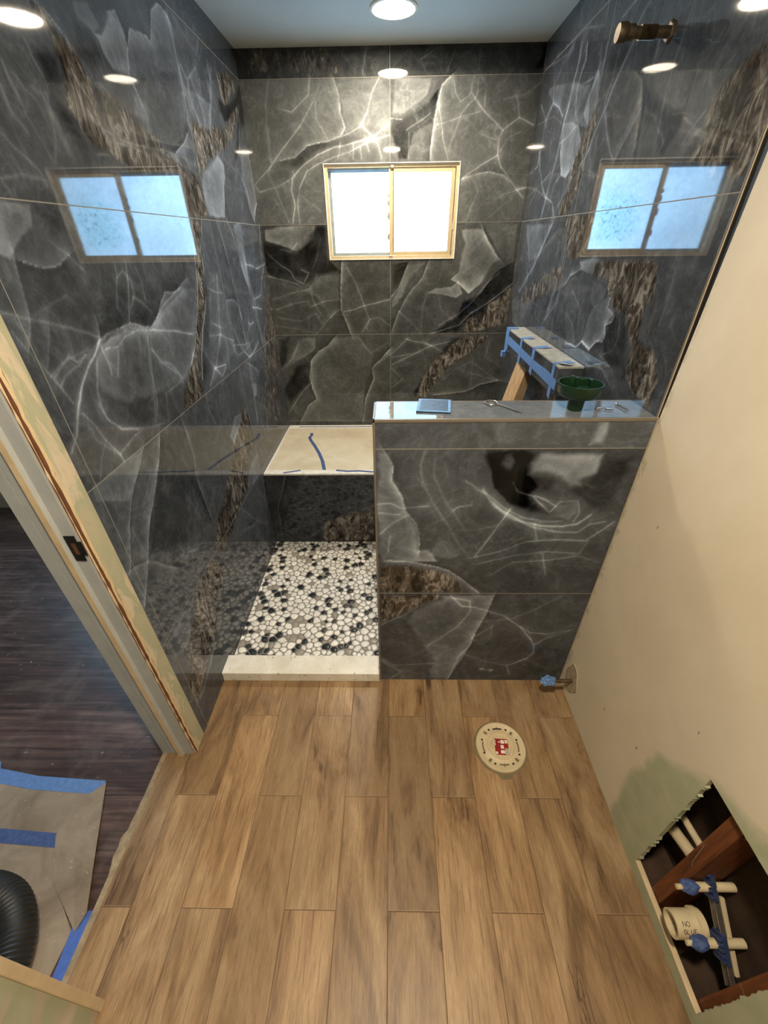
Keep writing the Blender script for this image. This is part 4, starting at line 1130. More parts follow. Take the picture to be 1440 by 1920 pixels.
# grout of the half wall sits in its material: reuse a grouted variant
hw.data.materials[0] = marble('onyx_tile_half_wall_front', True, (), 0)
bm = bmesh.new(); nx = 60
box(bm, PX+0.008, XR, YP+0.008, YPB-0.006, ZP-0.009, ZP-0.0005)
bmesh.ops.subdivide_edges(bm, edges=[e for e in bm.edges if abs((e.verts[0].co-e.verts[1].co).x) > 0.3], cuts=60)
cap = obj('wall_half_cap', bm, [M_MH], kind='structure'); give_tone(cap, 0.46, 0.10)
bm = bmesh.new()
box(bm, PX, XR, YP-0.002, YP+0.008, ZP-0.010, ZP, bev=0.0015); box(bm, PX, XR, YPB-0.008, YPB, ZP-0.010, ZP, bev=0.0015)
box(bm, PX, PX+0.008, YP-0.002, YPB, ZP-0.010, ZP, bev=0.0015); box(bm, PX, PX+0.0075, YP-0.002, YP+0.006, 0, ZP-0.010, bev=0.0015); box(bm, PX, PX+0.0075, YPB-0.008, YPB, 0, ZP-0.010, bev=0.0015)
obj('trim_5', bm, M_TRIMM, kind='structure')
# ------------------------------------------------------------------ curb, shower floor, bench
bm = bmesh.new(); box(bm, XL, PX, YP-0.012, YP+0.088, 0, 0.056, bev=0.003)
tag(obj('shower_curb', bm, M_CURB), 'white stained low curb at the shower entry beside the half wall', 'curb')
# pebble mosaic
def pebble_floor():
    rr = random.Random(4)
    x0, x1, y0, y1 = XL+0.001, XR-0.001, YP+0.0885, YBF-0.001
    pts = []
    tries = 0
    cell = {}
    def ok(x, y, r):
        for i in range(int(x//0.04)-1, int(x//0.04)+2):
            for j in range(int(y//0.04)-1, int(y//0.04)+2):
                for (a, b, c) in cell.get((i, j), ()):
                    if (a-x)**2+(b-y)**2 < ((r+c)/2)**2: return False
        return True
    for rad, N in ((0.038, 900), (0.032, 2200), (0.025, 5000), (0.019, 9000), (0.014, 6000)):
        for _ in range(N):
            x = rr.uniform(x0, x1); y = rr.uniform(y0, y1)
            if ok(x, y, rad):
                pts.append((x, y, rad)); cell.setdefault((int(x//0.04), int(y//0.04)), []).append((x, y, rad))
    V = []; Fc = []; colr = []; mats = []
    def clip(poly, nx, ny, c):
        out = []
        for i in range(len(poly)):
            a = poly[i]; b = poly[(i+1) % len(poly)]; da = nx*a[0]+ny*a[1]-c; db = nx*b[0]+ny*b[1]-c
            if da <= 0: out.append(a)
            if (da <= 0) != (db <= 0):
                t = da/(da-db); out.append((a[0]+t*(b[0]-a[0]), a[1]+t*(b[1]-a[1])))
        return out
    for (x, y, r) in pts:
        poly = [(x-0.05, y-0.05), (x+0.05, y-0.05), (x+0.05, y+0.05), (x-0.05, y+0.05)]
        for c in ((1, 0, x1), (-1, 0, -x0), (0, 1, y1), (0, -1, -y0)): poly = clip(poly, *c)
        ix, iy = int(x//0.04), int(y//0.04)
        for i in range(ix-2, ix+3):
            for j in range(iy-2, iy+3):
                for (a, b, q) in cell.get((i, j), ()):
                    if (a, b) == (x, y): continue
                    dx, dy = a-x, b-y; L = math.hypot(dx, dy); nx, ny = dx/L, dy/L
                    mid = L*(0.5+0.25*(r-q)/(r+q))
                    poly = clip(poly, nx, ny, nx*x+ny*y+mid-0.0016)
                    if len(poly) < 3: break
                if len(poly) < 3: break
            if len(poly) < 3: break
        if len(poly) < 3: continue
        for _ in range(2):
            poly = [q for i in range(len(poly)) for q in ((0.76*poly[i][0]+0.24*poly[(i+1) % len(poly)][0], 0.76*poly[i][1]+0.24*poly[(i+1) % len(poly)][1]), (0.24*poly[i][0]+0.76*poly[(i+1) % len(poly)][0], 0.24*poly[i][1]+0.76*poly[(i+1) % len(poly)][1]))]
        cx = sum(p[0] for p in poly)/len(poly); cy = sum(p[1] for p in poly)/len(poly)
        k = rr.random()
        if k < 0.17 : col = (0.018, 0.020, 0.022)
        elif k < 0.21: col = (0.05, 0.05, 0.05)
        elif k < 0.29: col = (0.34, 0.31, 0.26)
        else:
            g = rr.uniform(0.76, 0.96); col = (g, g*0.985, g*0.94)
        s = len(V); n = len(poly)
        for f, z in ((1.0, -0.0035), (0.93, -0.0008), (0.62, 0.0010)):
            for p in poly: V.append((cx+(p[0]-cx)*f, cy+(p[1]-cy)*f, z)); colr.append((*col, 1))
        V.append((cx, cy, 0.0013)); colr.append((*col, 1))
        for q in range(2):
            for i in range(n):
                j = (i+1) % n; Fc.append((s+q*n+i, s+q*n+j, s+(q+1)*n+j, s+(q+1)*n+i)); mats.append(0)
        for i in range(n): Fc.append((s+2*n+i, s+2*n+(i+1) % n, s+3*n)); mats.append(0)
    s = len(V)
    for x, y, z in ((x0, y0, -0.0018), (x1, y0, -0.0018), (x1, y1, -0.0018), (x0, y1, -0.0018), (x0, y0, -0.05), (x1, y0, -0.05), (x1, y1, -0.05), (x0, y1, -0.05)): V.append((x, y, z)); colr.append((0.2, 0.2, 0.2, 1))
    for f in ((0, 1, 2, 3), (7, 6, 5, 4), (0, 4, 5, 1), (1, 5, 6, 2), (2, 6, 7, 3), (3, 7, 4, 0)): Fc.append(tuple(s+i for i in f)); mats.append(1)
    me = bpy.data.meshes.new('shower_floor'); me.from_pydata(V, [], Fc)
    me.polygons.foreach_set('material_index', np.array(mats, np.int32))
    me.polygons.foreach_set('use_smooth', np.array([m == 0 for m in mats]))
    at = me.attributes.new('pebble', 'FLOAT_COLOR', 'POINT'); at.data.foreach_set('color', np.array(colr, np.float32).ravel())
    o = link('floor_shower', me, [M_PEB, M_PGROUT]); o['kind'] = 'structure'
pebble_floor()
bench = empty('shower_bench', (0, (YBF+YB)/2, 0), 'built-in shower bench with dark tiled front and unfinished cream top', 'bench')
fr = tile_wall('front_panel', 'bench', 'y', YBF, [XL+0.001, XR-0.001], [-0.002, ZB-0.012], [M_MP, M_MP], 0.225, 0.012, kind=None); fr.parent = bench; fr.matrix_parent_inverse = pinv(bench)
bm = bmesh.new(); box(bm, XL+0.001, XR-0.001, YBF+0.012, YB-0.001, -0.002, ZB-0.008)
obj('top', bm, M_CREAM, bench)
bm = bmesh.new(); box(bm, XL+0.001, XR-0.001, YBF-0.004, YBF+0.045, ZB-0.012, ZB, bev=0.002); obj('front_rim', bm, M_STRIPW, bench)
bm = bmesh.new(); box(bm, XL+0.001, XR-0.001, YB-0.060, YB-0.001, ZB-0.008, ZB, bev=0.002)
box(bm, XL+0.001, XL+0.014, YBF+0.045, YB-0.06, ZB-0.008, ZB, bev=0.002); obj('back_rim', bm, M_STRIPW, bench)
def ribbon(bm, path, wid, z, th=0.0008):
    """flat tape along (x, y) points lying at height z (number or function)"""
    P = [Vector((p[0], p[1])) for p in path]; lo = []
    zf = z if callable(z) else (lambda i: z)
    L = []; Rr = []
    for i, p in enumerate(P):
        d = (P[min(i+1, len(P)-1)]-P[max(i-1, 0)]).normalized(); n = Vector((-d.y, d.x))*wid/2
        L.append(p+n); Rr.append(p-n)
    for i in range(len(P)-1):
        vs = []
        for (q, k) in ((L[i], i), (L[i+1], i+1), (Rr[i+1], i+1), (Rr[i], i)):
            vs.append(bm.verts.new((q.x, q.y, zf(k)+th)))
        vb = [bm.verts.new((v.co.x, v.co.y, v.co.z-th)) for v in vs]
        bm.faces.new(vs); bm.faces.new(vb[::-1])
        for a in range(4): bm.faces.new((vs[a], vb[a], vb[(a+1) % 4], vs[(a+1) % 4]))
bm = bmesh.new(); ribbon(bm, [(-0.590, 2.83), (-0.582, 2.79), (-0.592, 2.75), (-0.575, 2.70), (-0.53, 2.60), (-0.485, 2.49), (-0.445, 2.37), (-0.415, 2.24)], 0.022, ZB-0.008); obj('masking_tape', bm, M_TAPED, bench)
bm = bmesh.new(); ribbon(bm, [(-0.70, 2.930), (-0.4, 2.926), (-0.1, 2.93), (0.3, 2.925)], 0.012, ZB); obj('masking_tape', bm, M_TAPED, bench)
bm = bmesh.new(); ribbon(bm, [(-0.66, 2.196), (-0.60, 2.215), (-0.56, 2.228)], 0.014, ZB); obj('masking_tape', bm, M_TAPED, bench)
bm = bmesh.new(); ribbon(bm, [(-0.34, 2.228), (-0.27, 2.214), (-0.2, 2.218), (-0.12, 2.205), (0.0, 2.21)], 0.018, ZB); obj('masking_tape', bm, M_TAPED, bench)
# ------------------------------------------------------------------ ceiling can lights
def can(x, y, label, mat):
    t = empty('recessed_light', (x, y, ZC), label, 'ceiling light', 'recessed ceiling lights')
    bm = bmesh.new(); lathe(bm, [(0.102, ZC-0.0005), (0.100, ZC-0.006), (0.090, ZC-0.008), (0.083, ZC-0.004), (0.083, ZC-0.0005)], x, y, 0, n=48, cap=False); obj('trim_ring', bm, M_WHITEP, t, True)
    bm = bmesh.new(); lathe(bm, [(0.0825, ZC-0.0006), (0.0825, ZC-0.004)], x, y, 0, n=48); obj('diffuser', bm, mat, t, False)
can(0.013, 2.57, 'lit round recessed light in the ceiling over the shower bench', M_CAN_A)
can(0.01, 0.17, 'lit round recessed light in the ceiling above the bare wood floor', M_CAN_B)

# ------------------------------------------------------------------ tiled shelf with tape, and its prop
SY0, SY1, SX, SZ0, SZ1 = 1.680, 2.560, 0.672, 1.156, 1.273
sh = empty('corner_shelf', (XR-0.05, 2.1, SZ0), 'dark tiled box ledge on the right shower wall, strapped with blue tape', 'shelf')
bm = bmesh.new(); box(bm, SX, XR-0.001, SY0, SY1, SZ0, SZ1-0.008, bev=0.0008)
bmesh.ops.subdivide_edges(bm, edges=[e for e in bm.edges if abs((e.verts[0].co-e.verts[1].co).y) > 0.3], cuts=80)
body = obj('tiled_body', bm, M_MP, sh); give_tone(body, 0.27, 0.35, 3.0)
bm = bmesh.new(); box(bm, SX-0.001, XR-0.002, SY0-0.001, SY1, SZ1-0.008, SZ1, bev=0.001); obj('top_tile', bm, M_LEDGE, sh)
random.seed(2)
def tape_box(x0, x1, y0, y1, z0, z1): bm = bmesh.new(); box(bm, x0, x1, y0, y1, z0, z1); return bm
def face_tape(pts):
    """tape flat on the left face of the ledge: (y, z) polygon"""
    bm = bmesh.new(); a = [bm.verts.new((SX-0.0022, y, z)) for y, z in pts]; b = [bm.verts.new((SX-0.0008, y, z)) for y, z in pts]
    bm.faces.new(a); bm.faces.new(b[::-1])
    for i in range(len(pts)):
        j = (i+1) % len(pts); bm.faces.new((a[i], a[j], b[j], b[i]))
    return bm
obj('tape_strip', face_tape([(SY1, 1.240), (2.3, 1.232), (2.0, 1.222), (1.80, 1.226), (SY0+0.004, 1.216), (SY0+0.004, 1.178), (1.8, 1.180), (2.0, 1.184), (2.3, 1.192), (SY1, 1.196)]), M_TAPE, sh)
for y, w_, zb in ((1.735, 0.028, 1.128), (2.02, 0.036, 1.150), (2.235, 0.034, 1.150)):
    bm = face_tape([(y-w_/2, SZ1+0.001), (y+w_/2, SZ1+0.001), (y+w_/2+0.002, zb+0.01), (y-w_/2, zb)])
    for v in bm.verts: v.co.x -= 0.0008
    # the end folded over the top
    x1 = SX+0.055+random.random()*0.015
    vs = [(SX-0.003, y-w_/2), (SX-0.003, y+w_/2), (x1, y+w_/2+0.008), (x1-0.01, y), (x1+0.004, y-w_/2-0.004)]
    a = [bm.verts.new((q[0], q[1], SZ1+0.0015+(0.004 if i > 1 else 0))) for i, q in enumerate(vs)]; b = [bm.verts.new((q[0], q[1], SZ1+0.0002+(0.004 if i > 1 else 0))) for i, q in enumerate(vs)]
    bm.faces.new(a); bm.faces.new(b[::-1])
    for i in range(5): bm.faces.new((a[i], a[(i+1) % 5], b[(i+1) % 5], b[i]))
    obj('tape_strip', bm, M_TAPE, sh)
# end wrap with a dangling end
bm = face_tape([(SY1-0.005, SZ1), (SY1-0.07, SZ1), (SY1-0.075, 1.165), (SY1-0.03, 1.145), (SY1-0.005, 1.15)])
for v in bm.verts: v.co.x -= 0.0012
box(bm, SX-0.004, SX+0.05, SY1-0.065, SY1-0.01, SZ1, SZ1+0.003)
obj('tape_strip', bm, M_TAPE, sh)
bm = bmesh.new(); ribbon(bm, [(SX-0.01, SY1-0.05), (SX-0.014, SY1-0.02)], 0.02, 1.12, 0.03); obj('tape_end', bm, M_TAPE, sh)
# extra folded tape flap at the near corner of the top
for (x, y, a) in ((0.700, 1.715, 0.5), (0.716, 1.700, 0.1)):
    bm = bmesh.new(); Mt = Matrix.Translation((x, y, SZ1+0.004)) @ Matrix.Rotation(a, 4, 'Z') @ Matrix.Rotation(0.18, 4, 'Y')
    box(bm, -0.024, 0.024, -0.012, 0.012, -0.0006, 0.0006, M=Mt); obj('tape_flap', bm, M_LEDGE, sh)
# prop
bm = bmesh.new()
Mt = Matrix.Translation((0.565, 2.235, ZB)) @ Matrix.Shear('XY', 4, (0.0, 0.0))
zt = SZ0-0.001; h = zt-ZB
for i, (sx, sy) in enumerate(((0, 0),)): pass
dxl = 0.140; rot = Matrix.Rotation(math.radians(24), 3, 'Z')
def pv(x, y, z):
    q = rot @ Vector((x, y, 0)); t = (z-ZB)/h
    return (0.575+q.x+dxl*t, 2.25+q.y-0.02*t, z)
lo = [bm.verts.new(pv(x, y, ZB+0.0005)) for x, y in ((-0.03, -0.045), (0.03, -0.045), (0.03, 0.045), (-0.03, 0.045))]
hi = [bm.verts.new(pv(x, y, zt)) for x, y in ((-0.03, -0.045), (0.03, -0.045), (0.03, 0.045), (-0.03, 0.045))]
bm.faces.new(hi); bm.faces.new(lo[::-1])
for i in range(4): bm.faces.new((lo[i], lo[(i+1) % 4], hi[(i+1) % 4], hi[i]))
bmesh.ops.bevel(bm, geom=bm.edges[:], offset=0.002, segments=2, affect='EDGES')
tag(obj('prop_stud', bm, M_PINE), 'leaning pine board propping up the taped tile ledge', 'board')

# ------------------------------------------------------------------ shower arm stub
t = empty('shower_arm_stub', (XR, 1.68, 2.169), 'old threaded pipe stub sticking out high on the right tiled wall', 'pipe')
def xtube(bm, x0, x1, y, z, r, n=20, mi=0, r1=None):
    M = Matrix.Rotation(math.pi/2, 3, 'Y')
    lathe(bm, [(r, 0), (r1 or r, x1-x0)], x0, y, z, n=n, M=M, mi=mi)
bm = bmesh.new()
prof = []
L = 0.095; n_ = 60
xtube(bm, XR-0.105, XR+0.01, 1.68, 2.169, 0.0125)
obj('pipe', bm, M_BRASS, t, True)
bm = bmesh.new(); M_ = Matrix.Rotation(math.pi/2, 3, 'Y'); pr = []
for i in range(26): pr += [(0.0155, i*0.0017), (0.0135, i*0.0017+0.0008)]
lathe(bm, pr, XR-0.085, 1.68, 2.169, n=24, M=M_); obj('thread', bm, M_BRASS, t)
bm = bmesh.new(); lathe(bm, [(0.019, 0), (0.021, 0.003), (0.021, 0.022), (0.018, 0.026)], XR-0.146, 1.68, 2.169, n=24, M=M_); obj('cap', bm, M_BRASS, t, True)
bm = bmesh.new(); lathe(bm, [(0.017, 0), (0.017, 0.02)], XR-0.122, 1.68, 2.169, n=24, M=M_); obj('collar', bm, M_BRASS, t, True)
bm = bmesh.new(); lathe(bm, [(0.020, 0), (0.024, 0.004), (0.024, 0.008)], XR-0.008, 1.68, 2.169, n=6, M=M_); obj('flange_nut', bm, M_BRASS, t)

# ------------------------------------------------------------------ things on the half wall
def at_grate():
    c = Vector((0.135, 1.252)); g = empty('drain_grate', (c.x, c.y, ZP), 'square blue film-covered slotted drain grate lying on the half wall', 'drain cover', rz=math.radians(-7.5))
    Mt = Matrix.Translation((c.x, c.y, ZP)) @ Matrix.Rotation(math.radians(-7.5), 4, 'Z')
    bm = bmesh.new(); box(bm, -0.052, 0.052, -0.056, 0.056, 0.0003, 0.006, bev=0.001, M=Mt); obj('plate', bm, M_BLUEP, g)
    bm = bmesh.new(); box(bm, -0.0525, 0.0525, -0.0565, 0.0565, 0.0003, 0.0028, M=Mt); obj('rim', bm, M_DARKS, g)
    for i in range(9):
        y = -0.044+i*0.011
        bm = bmesh.new(); box(bm, -0.043, 0.043, y-0.0034, y+0.0034, 0.0055, 0.0066, M=Mt); obj('slot', bm, M_DARKS, g)
    bm = bmesh.new(); box(bm, -0.003, 0.003, -0.012, 0.012, 0.0062, 0.0068, M=Mt); obj('slot', bm, M_DARKS, g)
at_grate()
bm = bmesh.new()
ringp = [(0.318+0.019*math.cos(a), 1.278+0.022*math.sin(a), ZP+0.003) for a in np.linspace(-0.6, 2*math.pi-0.75, 30)]
tube(bm, ringp, 0.0022, n=8)
k = empty('lifting_key', (0.35, 1.24, ZP), 'bent steel wire key with a ring end on the half wall', 'hook')
obj('ring', bm, M_STEEL, k, True)
bm = bmesh.new(); tube(bm, [(0.334, 1.266, ZP+0.003), (0.360, 1.228, ZP+0.003), (0.388, 1.190, ZP+0.003), (0.397, 1.193, ZP+0.003), (0.401, 1.212, ZP+0.004)], 0.0022, n=8); obj('shank', bm, M_STEEL, k, True)
# green cup
gx, gy = 0.561, 1.222
g = empty('strainer_cup', (gx, gy, ZP), 'dark green plastic strainer cup standing on the half wall', 'cup')
bm = bmesh.new(); lathe(bm, [(0.021, ZP+0.0003), (0.0225, ZP+0.004), (0.024, ZP+0.040), (0.020, ZP+0.040), (0.019, ZP+0.006)], gx, gy, 0, n=40); obj('stem', bm, M_GREEN, g, True)
bm = bmesh.new(); lathe(bm, [(0.022, ZP+0.038), (0.050, ZP+0.042), (0.060, ZP+0.052), (0.064, ZP+0.076), (0.0645, ZP+0.078), (0.0645, ZP+0.081), (0.061, ZP+0.081), (0.057, ZP+0.056), (0.046, ZP+0.048), (0.018, ZP+0.046)], gx, gy, 0, n=56); obj('dish', bm, M_GREEN, g, True)
for (x, y, w_, d_, h_) in ((-0.026, 0.004, 0.012, 0.012, 0.056), (-0.012, 0.004, 0.010, 0.012, 0.052), (-0.004, -0.030, 0.034, 0.004, 0.034), (0.012, 0.016, 0.024, 0.005, 0.044), (0.030, 0.006, 0.006, 0.024, 0.045)):
    bm = bmesh.new(); box(bm, gx+x-w_/2, gx+x+w_/2, gy+y-d_/2, gy+y+d_/2, ZP+0.044, ZP+0.044+h_, bev=0.0015); obj('rib', bm, M_GREEN, g)
# screws
def screw(x, y, a, label, group=None, L=0.05):
    s = empty('screw', (x, y, ZP), label, 'screw', group)
    Mt = Matrix.Translation((x, y, ZP+0.0042)) @ Matrix.Rotation(a, 4, 'Z') @ Matrix.Rotation(math.pi/2, 4, 'Y')
    def lt(pr, nm):
        bm = bmesh.new(); rings = []
        for r, z in pr:
            rings.append([bm.verts.new(Mt @ Vector((r*math.cos(2*math.pi*i/12), r*math.sin(2*math.pi*i/12), z))) for i in range(12)])
        for kk in range(len(rings)-1):
            for i in range(12): bm.faces.new((rings[kk][i], rings[kk][(i+1) % 12], rings[kk+1][(i+1) % 12], rings[kk+1][i]))
        bm.faces.new(rings[0][::-1]); bm.faces.new(rings[-1]); obj(nm, bm, M_STEEL, s)
    lt([(0.0040, -L/2), (0.0042, -L/2+0.002), (0.002, -L/2+0.004)], 'head')
    pr = []
    for i in range(14): pr += [(0.0026, -L/2+0.004+i*(L-0.008)/14), (0.0018, -L/2+0.004+(i+0.5)*(L-0.008)/14)]
    lt(pr+[(0.0004, L/2)], 'shaft')
screw(0.708, 1.226, math.radians(-78), 'single steel screw lying nearest the right wall on the half wall', L=0.058)
screw(0.634, 1.216, math.radians(12), 'left of two short metal screws lying beside the green cup', 'short screws by the cup', L=0.026)
screw(0.660, 1.208, math.radians(-20), 'right of two short metal screws lying beside the green cup', 'short screws by the cup', L=0.026)

# ------------------------------------------------------------------ toilet flange
fx, fy = 0.436, 0.842
fl = empty('toilet_flange', (fx, fy, 0), 'white plastic toilet flange set in the wood floor, capped, with red sticker', 'flange')
bm = bmesh.new(); rr = random.Random(8)
slab(bm, [(fx+(0.103+0.004*rr.random()+(0.012 if abs(i-30) < 2 else 0))*math.cos(2*math.pi*i/40), fy+(0.103+0.004*rr.random()+(0.012 if abs(i-30) < 2 else 0))*math.sin(2*math.pi*i/40)) for i in range(40)], 0.0002, 0.0015); obj('grout_bed', bm, M_SLOT, fl)
bm = bmesh.new(); lathe(bm, [(0.097, 0.001), (0.097, 0.010), (0.094, 0.0125), (0.084, 0.0115), (0.080, 0.0090), (0.062, 0.0090), (0.057, 0.0120), (0.053, 0.0125), (0.050, 0.0085), (0.044, 0.0080), (0.043, 0.0100), (0.039, 0.0105), (0.038, 0.0085), (0.001, 0.0085)], fx, fy, 0, n=72); obj('ring', bm, M_PVC, fl, True)
for i, a in enumerate((20, 62, 118, 160, 200, 242, 298, 335)):
    a = math.radians(a); x = fx+0.074*math.cos(a); y = fy+0.074*math.sin(a)
    bm = bmesh.new(); lathe(bm, [(0.0042, 0.0085), (0.0042, 0.0094)], x, y, 0, n=14); obj('screw_hole', bm, M_BLACK, fl)
for a0, a1, mm in ((75, 105, M_INK), (255, 285, M_SLOT), (165, 198, M_SLOT), (-18, 15, M_SLOT), (40, 48, M_SLOT), (130, 138, M_SLOT), (222, 230, M_SLOT), (312, 320, M_SLOT)):
    bm = bmesh.new(); As = np.radians(np.linspace(a0, a1, 10)); r0, r1 = (0.067, 0.073) if a1-a0 > 10 else (0.066, 0.082)
    slab(bm, [(fx+r1*math.cos(a), fy+r1*math.sin(a)) for a in As]+[(fx+r0*math.cos(a), fy+r0*math.sin(a)) for a in As[::-1]], 0.0086, 0.0096); obj('slot', bm, mm, fl)
Ms = Matrix.Translation((fx+0.004, fy-0.002, 0)) @ Matrix.Rotation(math.radians(-3), 4, 'Z')
bm = bmesh.new(); box(bm, -0.027, 0.027, -0.031, 0.031, 0.0085, 0.0105, M=Ms); st = obj('sticker', bm, M_RED, fl)
bm = bmesh.new()
for (a, b, c, d) in ((-0.002, 0.012, 0.012, 0.026), (0.015, 0.025, 0.014, 0.027), (-0.004, 0.008, -0.008, 0.006), (-0.006, 0.010, -0.026, -0.014), (0.012, 0.026, -0.030, -0.006), (-0.026, -0.018, -0.029, -0.020), (-0.026, -0.023, 0.004, 0.028), (-0.012, -0.004, 0.016, 0.020)):
    box(bm, a, b, c, d, 0.0105, 0.0107, M=Ms)
obj('print', bm, M_STICK, st)
bm = bmesh.new()
for i in range(6): box(bm, 0.0135, 0.0245, -0.028+i*0.0038, -0.0262+i*0.0038, 0.0107, 0.0109, M=Ms)
obj('barcode', bm, M_INK, st)
bm = bmesh.new()
for (x, y) in ((-0.036, 0.02), (-0.040, 0.012), (-0.034, 0.006), (-0.041, 0.0), (-0.037, -0.006), (-0.044, 0.006)): box(bm, x, x+0.004, y, y+0.002, 0.0085, 0.0088, M=Ms)
obj('small_print', bm, M_INK, fl)
for sx, sy in ((0.0, 0.078), (0.0, -0.078)):
    bm = bmesh.new(); box(bm, fx+sx-0.0008, fx+sx+0.0008, fy+sy-0.016, fy+sy+0.016, 0.0120 if False else 0.0092, 0.0099 if True else 0.0127); obj('marker_line', bm, M_INK, fl)

# ------------------------------------------------------------------ water stub with taped end
s = empty('supply_stub', (XR, 1.06, 0.12), 'low copper water stub from the right wall, its end wrapped in blue tape', 'pipe')
bm = bmesh.new(); xtube(bm, XR-0.085, XR+0.03, 1.062, 0.118, 0.008); obj('pipe', bm, M_BRASS, s, True)
def crumple(bm, c, r, seed, sx=1.0, sy=1.0, sz=1.0, amp=0.3):
    bmesh.ops.create_icosphere(bm, subdivisions=3, radius=1.0); q = random.Random(seed); ph = [q.uniform(0, 6) for _ in range(6)]
    for v in bm.verts:
        d = v.co.normalized(); k = 1+amp*(math.sin(d.x*5+ph[0])*math.sin(d.y*6+ph[1])+0.5*math.sin(d.z*11+ph[2]+d.x*7)+0.35*math.sin(d.y*17+ph[3])*math.cos(d.z*15+ph[4]))
        v.co = Vector((d.x*r*k*sx+c[0], d.y*r*k*sy+c[1], d.z*r*k*sz+c[2]))
bm = bmesh.new(); crumple(bm, (XR-0.100, 1.062, 0.118), 0.021, 3, 1.5, 1.0, 1.0, 0.2); obj('tape_wrap', bm, M_TAPE, s)
bm = bmesh.new(); pts = [(1.100, 0.04), (1.125, 0.115), (1.090, 0.20), (1.050, 0.19), (1.010, 0.115), (1.05, 0.055)]
a = [bm.verts.new((XR+0.0005, y, z)) for y, z in pts]; b = [bm.verts.new((XR+0.0045, y, z)) for y, z in pts]; bm.faces.new(a); bm.faces.new(b[::-1])
for i in range(6): bm.faces.new((a[i], a[(i+1) % 6], b[(i+1) % 6], b[i]))
obj('wall_patch', bm, plain('bare_patch', srgb(168, 154, 132), 0.9, scale=60, var=0.3), s)

# ------------------------------------------------------------------ inside the service opening
def stud(y0, y1, label, x0=XR+0.022, x1=XR+0.112):
    bm = bmesh.new(); box(bm, x0, x1, y0, y1, 0.0, 1.6, bev=0.002)
    tag(obj('wall_stud', bm, M_STUD), label, 'stud', 'studs inside the wall opening')
stud(0.372, 0.410, 'reddish vertical stud at the far side of the wall opening')
stud(0.150, 0.188, 'reddish vertical stud at the near edge of the wall opening')
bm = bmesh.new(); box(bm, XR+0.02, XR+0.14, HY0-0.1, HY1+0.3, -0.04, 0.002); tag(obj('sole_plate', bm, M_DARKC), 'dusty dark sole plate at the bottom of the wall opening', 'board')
# back pipes in the far bay
for (p, q, r, lab) in (((0.852, 0.60, 0.165), (0.852, 0.412, 0.250), 0.0165, 'thick cream pipe behind the far stud in the wall opening'),
                       ((0.850, 0.62, 0.272), (0.850, 0.412, 0.309), 0.0095, 'thin cream pipe behind the far stud in the wall opening')):
    bm = bmesh.new(); tube(bm, [p, q], r, n=20); tag(obj('back_pipe', bm, M_PVC, None, True), lab, 'pipe')
# stubs
def stub(y, z, xt, label):
    t = empty('water_stub', (XR+0.1, y, z), label, 'pipe', 'taped water stubs in the wall opening')
    bm = bmesh.new(); xtube(bm, xt+0.045, XR+0.13, y, z, 0.0105); obj('pipe', bm, M_PVC, t, True)
    bm = bmesh.new(); xtube(bm, xt, xt+0.03, y, z, 0.0062); obj('tip', bm, M_PVC, t, True)
    bm = bmesh.new(); crumple(bm, (xt+0.034, y, z), 0.0165, int(y*1000), 1.45, 1.0, 1.0, 0.10); obj('tape_wrap', bm, M_TAPED, t)
stub(0.356, 0.272, 0.752, 'upper cream water stub with blue taped end in the wall opening')
stub(0.266, 0.192, 0.756, 'lower cream water stub with blue taped end in the wall opening')
# drain pipe
d = empty('drain_pipe', (XR+0.1, 0.306, 0.155), 'wide cream drain pipe with marker writing in the wall opening', 'pipe')
MY = Matrix.Rotation(math.pi/2, 3, 'Y')
dy, dz, dr = 0.308, 0.160, 0.0315
bm = bmesh.new(); lathe(bm, [(dr-0.005, 0.03), (dr-0.005, 0.0), (dr, 0.0), (dr, 0.062), (dr+0.001, 0.064), (dr+0.001, 0.08)], 0.752, dy, dz, n=48, M=MY, cap=False)
lathe(bm, [(dr-0.004, 0.055), (0.001, 0.055)], 0.752, dy, dz, n=48, M=MY, cap=False)
pc = obj('pipe', bm, M_PVC, d, True)
bm = bmesh.new(); lathe(bm, [(dr, 0.058), (dr+0.005, 0.060), (dr+0.005, 0.072), (dr-0.002, 0.074)], 0.752, dy, dz, n=48, M=MY, cap=False); obj('coupling', bm, M_PVC, d, True)
# handwriting wrapped on the pipe: NO GLUE
def stroke(bm, pts, th=0.0011):
    """pts in (x along the pipe, s around the pipe in metres)"""
    P = []
    for x, s_ in pts:
        a = s_/dr
        P.append(Vector((x, dy-math.sin(a)*(dr+0.0004), dz+math.cos(a)*(dr+0.0004))))
    tube(bm, P, th*0.6, n=5)
GLY = {'N': [[(0, 0), (0, 1), (0.7, 0), (0.7, 1)]], 'O': [[(0.35, 0), (0.0, 0.3), (0, 0.7), (0.35, 1), (0.7, 0.7), (0.7, 0.3), (0.35, 0)]],
       'G': [[(0.7, 0.85), (0.35, 1), (0, 0.6), (0.05, 0.2), (0.4, 0), (0.7, 0.25), (0.7, 0.5), (0.4, 0.5)]], 'L': [[(0, 1), (0, 0), (0.55, 0)]],
       'U': [[(0, 1), (0, 0.25), (0.3, 0), (0.6, 0.25), (0.6, 1)]], 'E': [[(0.55, 1), (0, 1), (0, 0), (0.55, 0)], [(0, 0.5), (0.45, 0.5)]]}
bm = bmesh.new()
